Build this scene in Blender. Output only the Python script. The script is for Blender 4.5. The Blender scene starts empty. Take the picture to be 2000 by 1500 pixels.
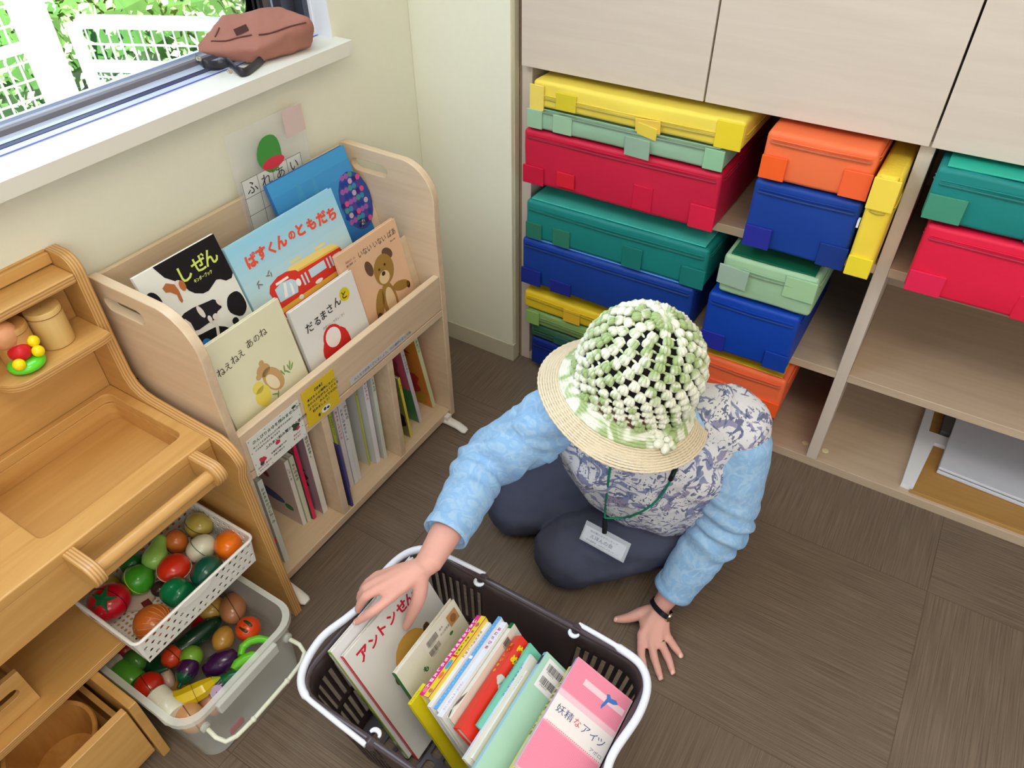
import bpy, bmesh, math, random
from mathutils import Vector as V, Matrix, noise as mnoise
random.seed(7)
SC = bpy.context.scene
COL = SC.collection
# ------------------------------------------------------------------ camera
CAM = V((1.207, 0.0, 1.42))
FPX = 1448.46
RW = ((0.85091672, 0.52526046, -0.00649492),
      (0.34272034, -0.56448889, -0.75092946),
      (-0.39809987, 0.63675249, -0.66035048))
cam = bpy.data.cameras.new('camera')
cam.sensor_width = 36.0
cam.lens = FPX / 2000 * 36
cam.clip_start = 0.02
camo = bpy.data.objects.new('camera', cam)
COL.objects.link(camo)
m = Matrix.Identity(4)
for i in range(3):
    m[i][0] = RW[0][i]
    m[i][1] = -RW[1][i]
    m[i][2] = -RW[2][i]
    m[i][3] = CAM[i]
camo.matrix_world = m
SC.camera = camo
# ------------------------------------------------------------------ view, world, sun, lamps
vs = SC.view_settings
vs.view_transform = 'Standard'
vs.look = 'None'
vs.exposure = 0.06
vs.gamma = 1.0
vs.use_curve_mapping = False
W = bpy.data.worlds.new('World')
SC.world = W
W.use_nodes = True
W.node_tree.nodes['Background'].inputs[0].default_value = (0.86, 0.92, 1.0, 1)
W.node_tree.nodes['Background'].inputs[1].default_value = 0.82


def light(name, kind, loc, aim, energy, color=(1, 1, 1), **kw):
    l = bpy.data.lights.new(name, kind)
    l.energy = energy
    l.color = color
    for k, v in kw.items():
        setattr(l, k, v)
    o = bpy.data.objects.new(name, l)
    COL.objects.link(o)
    o.location = loc
    o.rotation_euler = (V(aim) - V(loc)).to_track_quat('-Z', 'Y').to_euler()
    return o


light('sun', 'SUN', (3, -1, 6), (3 - 2.3, -1.0 + .9, 0.6), 27.0, (1.0, .96, .88), angle=0.01)
light('window_daylight', 'AREA', (-0.22, 0.45, 1.75), (1.2, 0.75, 0.2), 44, (.64, .80, 1.0), shape='RECTANGLE', size=1.6, size_y=1.3)
light('overhead_fill', 'AREA', (1.5, -0.1, 2.42), (1.5, -0.1, 0), 18, (1.0, .90, .74), shape='RECTANGLE', size=1.25, size_y=0.5)  # unseen lamp added to light the room from above
light('room_fill', 'AREA', (2.9, -1.5, 2.35), (0.9, 1.0, 0.2), 34, (1.0, .97, .93), shape='RECTANGLE', size=1.8, size_y=1.6)  # added area lamp for soft room light, no window is built there


# ------------------------------------------------------------------ helpers
def at(u, v, z=None, x=None, y=None):
    """point where the camera ray through a pixel of the 2000x1500 photo meets a plane of the room"""
    c = ((u - 1000) / FPX, (v - 750) / FPX, 1.0)
    d = V([sum(RW[k][i] * c[k] for k in range(3)) for i in range(3)])
    if z is not None: t = (z - CAM.z) / d.z
    elif x is not None: t = (x - CAM.x) / d.x
    else: t = (y - CAM.y) / d.y
    return CAM + d * t


def lin(c):
    return tuple(((x / 255) / 12.92 if x <= 10 else (((x / 255) + .055) / 1.055) ** 2.4) for x in c)


def newmat(name):
    mt = bpy.data.materials.new(name)
    mt.use_nodes = True
    nt = mt.node_tree
    return mt, nt, nt.nodes['Principled BSDF']


_mc = {}


def mat(rgb, rough=.6, name=None, var=.06, scale=30, bump=0.0, bscale=200, spec=.35, metal=0, trans=0, alpha=1, coat=0, ior=1.45, sub=0):
    key = (tuple(rgb), rough, var, scale, bump, bscale, spec, metal, trans, alpha, coat, sub)
    if key in _mc: return _mc[key]
    mt, nt, b = newmat(name or 'surface')
    c = lin(rgb)
    N = nt.nodes
    tc = N.new('ShaderNodeTexCoord')
    if var > 0:
        nz = N.new('ShaderNodeTexNoise')
        nz.inputs['Scale'].default_value = scale
        nz.inputs['Detail'].default_value = 3
        nt.links.new(tc.outputs['Object'], nz.inputs['Vector'])
        mx = N.new('ShaderNodeMix')
        mx.data_type = 'RGBA'
        mx.inputs[6].default_value = tuple(x * (1 - var) for x in c) + (1,)
        mx.inputs[7].default_value = tuple(min(1, x * (1 + var)) for x in c) + (1,)
        nt.links.new(nz.outputs['Fac'], mx.inputs[0])
        nt.links.new(mx.outputs[2], b.inputs['Base Color'])
    else:
        b.inputs['Base Color'].default_value = c + (1,)
    b.inputs['Roughness'].default_value = rough
    b.inputs['Specular IOR Level'].default_value = spec
    b.inputs['Metallic'].default_value = metal
    b.inputs['Transmission Weight'].default_value = trans
    b.inputs['Alpha'].default_value = alpha
    b.inputs['Coat Weight'].default_value = coat
    b.inputs['IOR'].default_value = ior
    if sub:
        b.inputs['Subsurface Weight'].default_value = sub
        b.inputs['Subsurface Radius'].default_value = (.01, .004, .002)
        b.inputs['Subsurface Scale'].default_value = .6
    if bump > 0:
        n2 = N.new('ShaderNodeTexNoise')
        n2.inputs['Scale'].default_value = bscale
        n2.inputs['Detail'].default_value = 2
        nt.links.new(tc.outputs['Object'], n2.inputs['Vector'])
        bp = N.new('ShaderNodeBump')
        bp.inputs['Strength'].default_value = bump
        bp.inputs['Distance'].default_value = .002
        nt.links.new(n2.outputs['Fac'], bp.inputs['Height'])
        nt.links.new(bp.outputs['Normal'], b.inputs['Normal'])
    _mc[key] = mt
    return mt


def wood(rgb, rgb2, along='Y', rough=.5, fine=60, name='wood', coat=0, bump=.0):
    """long grain streaks running along one axis"""
    mt, nt, b = newmat(name)
    N = nt.nodes
    tc = N.new('ShaderNodeTexCoord')
    mp = N.new('ShaderNodeMapping')
    s = {'X': (.06, 1, 1), 'Y': (1, .06, 1), 'Z': (1, 1, .06)}[along]
    mp.inputs['Scale'].default_value = s
    nt.links.new(tc.outputs['Object'], mp.inputs['Vector'])
    n1 = N.new('ShaderNodeTexNoise')
    n1.inputs['Scale'].default_value = fine
    n1.inputs['Detail'].default_value = 5
    n1.inputs['Roughness'].default_value = .6
    n1.inputs['Distortion'].default_value = .6
    nt.links.new(mp.outputs[0], n1.inputs['Vector'])
    cr = N.new('ShaderNodeValToRGB')
    cr.color_ramp.elements[0].position = .3
    cr.color_ramp.elements[1].position = .7
    cr.color_ramp.elements[0].color = lin(rgb2) + (1,)
    cr.color_ramp.elements[1].color = lin(rgb) + (1,)
    nt.links.new(n1.outputs['Fac'], cr.inputs[0])
    nt.links.new(cr.outputs[0], b.inputs['Base Color'])
    b.inputs['Roughness'].default_value = rough
    b.inputs['Coat Weight'].default_value = coat
    b.inputs['Coat Roughness'].default_value = .25
    return mt


def frame_of(axis):
    a = V(axis).normalized()
    h = V((0, 0, 1)) if abs(a.z) < .9 else V((1, 0, 0))
    u = h.cross(a).normalized()
    return u, a.cross(u).normalized(), a


class MB:
    def __init__(self):
        self.v = []; self.f = []; self.m = []; self.mi = 0

    def add(self, vs_, fs_):
        o = len(self.v)
        self.v += [V(p) for p in vs_]
        for f in fs_:
            self.f.append([i + o for i in f]); self.m.append(self.mi)
        return self

    def box(self, a, b):
        x0, y0, z0 = a; x1, y1, z1 = b
        return self.obox(V(a), V((x1 - x0, 0, 0)), V((0, y1 - y0, 0)), V((0, 0, z1 - z0)))

    def obox(self, o, u, v, w):
        o = V(o); u = V(u); v = V(v); w = V(w)
        if u.cross(v).dot(w) < 0: u, v = v, u
        return self.add([o, o + u, o + u + v, o + v, o + w, o + u + w, o + u + v + w, o + v + w],
                        [(0, 3, 2, 1), (4, 5, 6, 7), (0, 1, 5, 4), (1, 2, 6, 5), (2, 3, 7, 6), (3, 0, 4, 7)])

    def prism(self, pts, vec):
        vec = V(vec); pts = [V(p) for p in pts]; n = len(pts)
        nn = V((0, 0, 0))
        for i in range(n):
            a, b = pts[i], pts[(i + 1) % n]
            nn += a.cross(b)
        if nn.dot(vec) < 0: pts = pts[::-1]
        return self.add(pts + [p + vec for p in pts],
                        [list(range(n))[::-1], list(range(n, 2 * n))] +
                        [(i, (i + 1) % n, n + (i + 1) % n, n + i) for i in range(n)])

    def flat(self, pts):
        return self.add(pts, [list(range(len(pts)))])

    def lathe(self, prof, c=(0, 0, 0), axis=(0, 0, 1), n=24, sx=1, sy=1, caps=True):
        u, v, a = frame_of(axis); c = V(c)
        vs_ = []; fs_ = []
        for r, z in prof:
            for k in range(n):
                t = 2 * math.pi * k / n
                vs_.append(c + a * z + (u * math.cos(t) * sx + v * math.sin(t) * sy) * r)
        for i in range(len(prof) - 1):
            for k in range(n):
                k2 = (k + 1) % n
                fs_.append((i * n + k, i * n + k2, (i + 1) * n + k2, (i + 1) * n + k))
        if caps:
            fs_.append(list(range(n))[::-1])
            fs_.append([(len(prof) - 1) * n + k for k in range(n)])
        return self.add(vs_, fs_)

    def ell(self, c, r, axis=(0, 0, 1), nu=14, nv=9, up=None):
        c = V(c)
        if up is None: u, v, a = frame_of(axis)
        else: u, v, a = up
        vs_ = [c + a * r[2]]
        for i in range(1, nv):
            ph = math.pi * i / nv
            for k in range(nu):
                t = 2 * math.pi * k / nu
                vs_.append(c + u * (r[0] * math.sin(ph) * math.cos(t)) + v * (r[1] * math.sin(ph) * math.sin(t)) + a * (r[2] * math.cos(ph)))
        vs_.append(c - a * r[2])
        fs_ = []
        for k in range(nu): fs_.append((0, 1 + k, 1 + (k + 1) % nu))
        for i in range(nv - 2):
            for k in range(nu):
                a0 = 1 + i * nu + k; b0 = 1 + i * nu + (k + 1) % nu
                fs_.append((a0, a0 + nu, b0 + nu, b0))
        L = len(vs_) - 1
        for k in range(nu): fs_.append((L, 1 + (nv - 2) * nu + (k + 1) % nu, 1 + (nv - 2) * nu + k))
        return self.add(vs_, fs_)

    def tube(self, pts, r, n=10, closed=False, caps=True, flat=None):
        """pts swept with radius r (number, list, or list of (rx, ry)); flat = fixed side direction"""
        pts = [V(p) for p in pts]; L = len(pts)
        rs = r if isinstance(r, (list, tuple)) else [r] * L
        vs_ = []; pu = None
        for i, p in enumerate(pts):
            if closed: t = pts[(i + 1) % L] - pts[i - 1]
            else: t = pts[min(i + 1, L - 1)] - pts[max(i - 1, 0)]
            t.normalize()
            if flat is not None:
                fl = V(flat[i]) if isinstance(flat[0], (list, tuple, V)) else V(flat)
                u = fl - t * fl.dot(t)
            elif pu is None:
                h = V((0, 0, 1)) if abs(t.z) < .9 else V((1, 0, 0))
                u = h.cross(t)
            else:
                u = pu - t * pu.dot(t)
            u.normalize(); pu = u; w = t.cross(u)
            rx, ry = rs[i] if isinstance(rs[i], (list, tuple)) else (rs[i], rs[i])
            for k in range(n):
                a = 2 * math.pi * k / n
                vs_.append(p + u * (rx * math.cos(a)) + w * (ry * math.sin(a)))
        fs_ = []
        for i in range(L if closed else L - 1):
            j = (i + 1) % L
            for k in range(n):
                k2 = (k + 1) % n
                fs_.append((i * n + k, i * n + k2, j * n + k2, j * n + k))
        if caps and not closed:
            fs_.append(list(range(n))[::-1]); fs_.append([(L - 1) * n + k for k in range(n)])
        return self.add(vs_, fs_)

    def build(self, name, mats, parent=None, smooth=None, bevel=0, seg=2, mods=None, world=None):
        me = bpy.data.meshes.new(name)
        off = V((0, 0, 0)); p = parent
        while p is not None:
            off += p.location; p = p.parent
        loc = V((0, 0, 0))
        if parent is None:
            lo = [min(v[i] for v in self.v) for i in range(3)]; hi = [max(v[i] for v in self.v) for i in range(3)]
            loc = V(((lo[0] + hi[0]) / 2, (lo[1] + hi[1]) / 2, lo[2])); off = loc
        me.from_pydata([tuple(v - off) for v in self.v], [], [tuple(f) for f in self.f])
        mats = mats if isinstance(mats, (list, tuple)) else [mats]
        for x in mats: me.materials.append(x)
        if len(mats) > 1: me.polygons.foreach_set('material_index', self.m)
        if smooth is not None:
            me.polygons.foreach_set('use_smooth', [True] * len(me.polygons))
            me.set_sharp_from_angle(angle=math.radians(smooth))
        me.update()
        o = bpy.data.objects.new(name, me); COL.objects.link(o)
        o.location = loc
        if parent: o.parent = parent
        if bevel:
            bm_ = o.modifiers.new('bevel', 'BEVEL'); bm_.width = bevel; bm_.segments = seg; bm_.limit_method = 'ANGLE'
            bm_.angle_limit = math.radians(40)
            if smooth is None:
                me.polygons.foreach_set('use_smooth', [True] * len(me.polygons))
                me.set_sharp_from_angle(angle=math.radians(50))
                bm_.harden_normals = True
        if mods:
            for k, kw in mods:
                mo = o.modifiers.new(k.lower(), k)
                for a, b in kw.items(): setattr(mo, a, b)
        return o


def bake(o):
    """apply the modifiers of an object without operators"""
    dg = bpy.context.evaluated_depsgraph_get(); dg.update()
    me = bpy.data.meshes.new_from_object(o.evaluated_get(dg))
    old = o.data
    o.modifiers.clear(); o.data = me
    bpy.data.meshes.remove(old)
    return o


def thing(name, label, cat, loc, group=None):
    o = bpy.data.objects.new(name, None); COL.objects.link(o)
    o.empty_display_size = .05
    o.location = loc
    return tag(o, label, cat, group)


def tag(o, label, cat, group=None, kind=None):
    o['label'] = label; o['category'] = cat
    if group: o['group'] = group
    if kind: o['kind'] = kind
    return o


def struct(o, label=None):
    o['kind'] = 'structure'
    if label: o['label'] = label
    return o


_tx = {}


def glyphs(s, bold=0.0):
    key = (s, bold)
    if key not in _tx:
        c = bpy.data.curves.new('lettering', 'FONT'); c.body = s; c.resolution_u = 2; c.offset = bold
        o = bpy.data.objects.new('lettering', c); COL.objects.link(o)
        dg = bpy.context.evaluated_depsgraph_get(); dg.update()
        me = bpy.data.meshes.new_from_object(o.evaluated_get(dg))
        vs_ = [(v.co.x, v.co.y) for v in me.vertices]; fs_ = [tuple(p.vertices) for p in me.polygons]
        bpy.data.objects.remove(o); bpy.data.curves.remove(c); bpy.data.meshes.remove(me)
        xs = [v[0] for v in vs_]; ys = [v[1] for v in vs_]
        x0, x1, y0, y1 = min(xs), max(xs), min(ys), max(ys)
        _tx[key] = ([(x - x0, y - y0) for x, y in vs_], fs_, x1 - x0, y1 - y0)
    return _tx[key]


class Fr:
    """a flat face in space: origin, right, up, normal; decals are laid on it"""
    def __init__(s, o, u, v, n=None):
        s.o = V(o); s.u = V(u).normalized(); s.v = V(v); s.v = (s.v - s.u * s.v.dot(s.u)).normalized()
        s.n = s.u.cross(s.v) if n is None else V(n).normalized()

    def p(s, a, b, c=0.0006):
        return s.o + s.u * a + s.v * b + s.n * c

    def sub(s, a, b, ang=0):
        t = math.radians(ang)
        return Fr(s.p(a, b, 0), s.u * math.cos(t) + s.v * math.sin(t), s.v * math.cos(t) - s.u * math.sin(t), s.n)


def text(mb, fr, s, a, b, w=None, h=None, lift=.0007, bold=0.0):
    """lay text s with its lower left at (a, b); width w and/or height h"""
    vs_, fs_, tw, th = glyphs(s, bold)
    if w is None: k = kh = h / th
    elif h is None: k = kh = w / tw
    else: k = w / tw; kh = h / th
    pts = [fr.p(a + x * k, b + y * kh, lift) for x, y in vs_]
    if fr.u.cross(fr.v).dot(fr.n) < 0: fs_ = [f[::-1] for f in fs_]
    mb.add(pts, fs_)


def blob(mb, fr, a, b, rx, ry, lift=.0005, n=20, ang=0, wob=0, seed=0):
    t = math.radians(ang); pts = []
    rn = random.Random(seed); ph = rn.random() * 6
    for k in range(n):
        q = 2 * math.pi * k / n
        w = 1 + wob * math.sin(3 * q + ph) + wob * .6 * math.sin(5 * q + ph * 2)
        x = rx * math.cos(q) * w; y = ry * math.sin(q) * w
        pts.append(fr.p(a + x * math.cos(t) - y * math.sin(t), b + x * math.sin(t) + y * math.cos(t), lift))
    mb.flat(pts)


def rect(mb, fr, a, b, w, h, lift=.0005):
    mb.flat([fr.p(a, b, lift), fr.p(a + w, b, lift), fr.p(a + w, b + h, lift), fr.p(a, b + h, lift)])


def poly(mb, fr, pts, lift=.0005):
    mb.flat([fr.p(a, b, lift) for a, b in pts])


INK = (35, 33, 38)


def ink(rgb=INK): return mat(rgb, .55, 'print', 0, spec=.2)


def decals(parent, fr, layers, name='cover_picture'):
    """layers: list of (rgb, fn(mb, fr)); one mesh with a material per colour"""
    mb = MB(); mats = []
    for i, (rgb, fn) in enumerate(layers):
        mb.mi = i; fn(mb, fr); mats.append(ink(rgb))
    return mb.build(name, mats, parent)
# ------------------------------------------------------------------ the room
def wall_mat():
    return mat((232, 230, 208), .85, 'wall_paper', .02, 60, bump=.15, bscale=700, spec=.2)


def carpet_mat():
    mt, nt, b = newmat('carpet_tiles')
    N = nt.nodes; L = nt.links
    tc = N.new('ShaderNodeTexCoord')
    sep = N.new('ShaderNodeSeparateXYZ'); L.new(tc.outputs['Object'], sep.inputs[0])

    def mth(op, a, b=None):
        n = N.new('ShaderNodeMath'); n.operation = op
        for i, x in enumerate((a, b)):
            if x is None: continue
            if isinstance(x, (int, float)): n.inputs[i].default_value = x
            else: L.new(x, n.inputs[i])
        return n.outputs[0]
    T = .52
    tx = mth('DIVIDE', mth('ADD', sep.outputs[0], TX0 + 10 * T), T)
    ty = mth('DIVIDE', mth('ADD', sep.outputs[1], TY0 + 10 * T), T)
    par = mth('MODULO', mth('ADD', mth('FLOOR', tx), mth('FLOOR', ty)), 2)
    rows = []
    for ax, sc in ((1, (7, 420, 1)), (0, (420, 7, 1))):
        mp = N.new('ShaderNodeMapping'); mp.inputs['Scale'].default_value = sc
        L.new(tc.outputs['Object'], mp.inputs['Vector'])
        nz = N.new('ShaderNodeTexNoise'); nz.inputs['Scale'].default_value = 1.0; nz.inputs['Detail'].default_value = 3
        L.new(mp.outputs[0], nz.inputs['Vector']); rows.append(nz.outputs['Fac'])
    mx = N.new('ShaderNodeMix'); mx.data_type = 'FLOAT'
    L.new(par, mx.inputs[0]); L.new(rows[0], mx.inputs[2]); L.new(rows[1], mx.inputs[3])
    fine = N.new('ShaderNodeTexNoise'); fine.inputs['Scale'].default_value = 900; L.new(tc.outputs['Object'], fine.inputs['Vector'])
    big = N.new('ShaderNodeTexNoise'); big.inputs['Scale'].default_value = 3; L.new(tc.outputs['Object'], big.inputs['Vector'])
    tot = mth('ADD', mth('ADD', mth('MULTIPLY', mx.outputs[0], .62), mth('MULTIPLY', fine.outputs['Fac'], .28)), mth('MULTIPLY', big.outputs['Fac'], .1))
    cr = N.new('ShaderNodeValToRGB')
    cr.color_ramp.elements[0].position = .34; cr.color_ramp.elements[0].color = lin((94, 81, 68)) + (1,)
    cr.color_ramp.elements[1].position = .68; cr.color_ramp.elements[1].color = lin((132, 115, 98)) + (1,)
    L.new(tot, cr.inputs[0])
    # seams

    def seam(t):
        f = mth('FRACT', t)
        return mth('LESS_THAN', mth('MINIMUM', f, mth('SUBTRACT', 1.0, f)), .0022)
    sm = mth('MAXIMUM', seam(tx), seam(ty))
    m2 = N.new('ShaderNodeMix'); m2.data_type = 'RGBA'
    L.new(mth('MULTIPLY', sm, .45), m2.inputs[0]); L.new(cr.outputs[0], m2.inputs[6]); m2.inputs[7].default_value = lin((70, 58, 46)) + (1,)
    L.new(m2.outputs[2], b.inputs['Base Color'])
    b.inputs['Roughness'].default_value = .95; b.inputs['Specular IOR Level'].default_value = .1
    bp = N.new('ShaderNodeBump'); bp.inputs['Strength'].default_value = .5; bp.inputs['Distance'].default_value = .003
    L.new(tot, bp.inputs['Height']); L.new(bp.outputs[0], b.inputs['Normal'])
    return mt


TX0, TY0 = -(1.490 % .52) + .52, -(1.256 % .52) + .52
WALLM = wall_mat()
fl = MB(); fl.add([(-.02, -2.2, 0), (4.2, -2.2, 0), (4.2, 2.2, 0), (-.02, 2.2, 0)], [(0, 1, 2, 3)])
me_o = fl.build('floor', carpet_mat()); me_o.location = (0, 0, 0)
for v, c in zip(me_o.data.vertices, [(-.02, -2.2, 0), (4.2, -2.2, 0), (4.2, 2.2, 0), (-.02, 2.2, 0)]): v.co = c
struct(me_o)
WX = .015
w = MB()
# wall with the window opening y -1.2..1.205, z .94..2.1
w.box((-.13, -2.2, 0), (WX, 2.2, .912)); w.box((-.13, -2.2, 2.1), (WX, 2.2, 2.5))
w.box((-.13, -2.2, .912), (WX, -1.2, 2.1)); w.box((-.13, 1.205, .912), (WX, 2.2, 2.1))
struct(w.build('wall_left', WALLM))
w = MB(); w.box((WX, 1.464, 0), (.2955, 2.0, 2.5)); struct(w.build('wall_corner', WALLM, bevel=.002))
w = MB(); w.box((.2955, 1.96, 0), (4.2, 2.1, 2.5)); struct(w.build('wall_back', WALLM))
w = MB(); w.box((-.02, -2.2, 2.5), (4.2, 2.2, 2.6)); struct(w.build('ceiling', mat((238, 236, 228), .9, var=.01)))
BB = mat((200, 192, 168), .6, 'baseboard', .03)
b = MB(); b.box((WX, 1.459, 0), (.3005, 1.4635, .06)); b.box((.296, 1.4635, 0), (.3005, 1.492, .06)); struct(b.build('baseboard_corner', BB, bevel=.0015))
b = MB(); b.box((WX, -2.2, 0), (WX + .0045, 1.458, .06)); struct(b.build('baseboard_left', BB, bevel=.0015))
# thin seam line of the wall paper above the shelf
b = MB(); b.box((.2955, 1.473, 0.06), (.3005, 1.492, 2.5)); struct(b.build('trim_1', mat((196, 188, 160), .6)))
# ---- plain housing added above the overhead lamp, out of view
lamp = thing('unseen_ceiling_light', 'plain white ceiling light housing out of view, added above the overhead lamp', 'ceiling light', (1.5, -.1, 2.43))
b = MB(); b.box((.85, -.37, 2.445), (2.15, .17, 2.5)); b.build('housing', mat((235, 235, 232), .5), lamp, bevel=.004)
# ---- window
fm = mat((88, 92, 104), .35, 'dark_anodised_aluminium', .05, metal=.6)
fm2 = mat((40, 44, 92), .3, 'dark_track', .05, metal=.3)
al = mat((150, 158, 176), .35, 'aluminium_rail', .04, metal=.4)
WH = mat((236, 238, 240), .5, 'white_paint', .01)
wn = bpy.data.objects.new('window_1', None); COL.objects.link(wn); wn.location = (-.06, 0, .94); struct(wn, 'sliding window with a dark metal frame over a deep white sill')
b = MB(); b.box((-.13, -1.2, .913), (.062, 1.204, .94)); b.box((.0155, 1.2035, .913), (.062, 1.214, .94))
b.build('window_sill', mat((228, 226, 212), .45, 'cream_sill', .01), wn)
b = MB(); b.box((-.028, 1.202, .9395), (WX + .001, 1.2055, 2.1)); b.box((-.04, 1.199, .9395), (-.028, 1.2055, 2.1)); b.box((-.028, -1.2, 2.096), (WX + .001, 1.2055, 2.1)); b.build('jamb_lining', WH, wn)
b = MB()
b.box((-.13, -1.2, .936), (-.019, 1.2, .9412)); b.box((-.13, -1.2, .9412), (-.121, 1.2, .952))
b.build('window_frame', mat((206, 214, 230), .35, 'pale_aluminium', .02, metal=.2), wn)
b = MB(); b.box((-.13, 1.185, .94), (-.034, 1.2, 2.1)); b.box((-.13, -1.2, 2.085), (-.034, 1.2, 2.1)); b.build('side_frame', fm, wn)
b = MB(); b.box((-.055, -1.2, .9413), (-.043, 1.186, .9422)); b.build('track_groove', fm2, wn)
b = MB(); b.box((-.0225, -1.2, .9413), (-.0185, 1.2, .9418)); b.build('track_groove', mat((60, 70, 170), .4, 'blue_seal', .02), wn)
b = MB(); b.box((-.0590, -1.2, .9413), (-.0575, 1.186, .9422)); b.build('track_groove', mat((70, 84, 80), .4, 'green_seal', .02), wn)
b = MB(); b.box((-.112, -1.2, .9413), (-.088, 1.135, .950)); b.box((-.112, 1.128, .9413), (-.088, 1.15, 2.09)); b.build('sash', mat((124, 120, 122), .4, 'grey_sash', .05, metal=.3), wn, bevel=.001)
b = MB(); b.box((-.082, 1.150, .9413), (-.058, 1.184, 2.09)); b.build('sash', fm, wn, bevel=.001)
b = MB()
for y in (1.112, 1.153, 1.172): b.box((-.086, y, .9413), (-.079, y + .009, 2.09))
b.build('rubber_seal', mat((24, 22, 28), .6), wn)
gl = MB(); gl.box((-.1015, -1.19, .9505), (-.0985, 1.127, 2.088))
gm, gnt, gb = newmat('window_glass')
tr = gnt.nodes.new('ShaderNodeBsdfTransparent'); gs = gnt.nodes.new('ShaderNodeBsdfGlossy'); gs.inputs['Roughness'].default_value = 0
fx = gnt.nodes.new('ShaderNodeFresnel'); ms = gnt.nodes.new('ShaderNodeMixShader')
gnt.links.new(fx.outputs[0], ms.inputs[0]); gnt.links.new(tr.outputs[0], ms.inputs[1]); gnt.links.new(gs.outputs[0], ms.inputs[2])
gnt.links.new(ms.outputs[0], gnt.nodes['Material Output'].inputs['Surface'])
gl.build('pane', gm, wn)

# ------------------------------------------------------------------ built-in storage cabinet
CY = 1.495
cw = wood((212, 198, 182), (205, 190, 174), 'X', .55, 50, 'cabinet_wood')
ci = wood((200, 178, 152), (188, 165, 138), 'X', .5, 50, 'cabinet_inner_wood')
cwz = wood((212, 198, 182), (205, 190, 174), 'Z', .55, 50, 'cabinet_wood_upright')
cab = thing('storage_cabinet', 'pale wooden built-in storage cabinet with open cubbies below large flat doors', 'cabinet', (1.5, 1.7, 0))


def cpart(name, a, b_, m_, bev=.0015):
    q = MB(); q.box(a, b_); return q.build(name, m_, cab, bevel=bev)


cpart('side_panel', (.306, CY, .0), (.334, 1.93, 2.4), cwz)
cpart('divider', (1.154, CY, .026), (1.180, 1.93, .862), cwz)
cpart('divider', (2.0, CY, .026), (2.026, 1.93, .862), cwz)
cpart('side_panel', (2.85, CY, 0), (2.878, 1.93, 2.4), cwz)
cpart('base', (.334, CY + .001, 0), (2.85, 1.93, .026), ci)
for x0, x1 in ((.334, 1.154), (1.18, 2.0), (2.026, 2.85)):
    for z in (.290, .575): cpart('shelf', (x0, CY, z), (x1, 1.93, z + .021), ci)
cpart('shelf', (.334, CY, .862), (2.85, 1.93, .885), cw)
cpart('back_panel', (.334, 1.93, .0), (2.85, 1.94, 2.4), ci)
for x0, x1, z0 in ((.318, .7445, .858), (.7485, 1.168, .858), (1.172, 2.01, .858), (2.014, 2.86, .858)):
    cpart('door', (x0, CY - .021, z0), (x1, CY - .002, 2.39), cw, .001)
q = MB(); q.box((.3005, CY - .0, 0), (.306, 1.6, 2.4)); q.build('filler_strip', mat((150, 128, 100), .7), cab)
for x in (1.141, 1.192):
    q = MB(); q.lathe([(.008, 0), (.008, .0012), (.006, .0018)], (x, 1.541, .026), n=20); q.build('cover_cap', mat((222, 214, 168), .4), cab, smooth=40)


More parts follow.
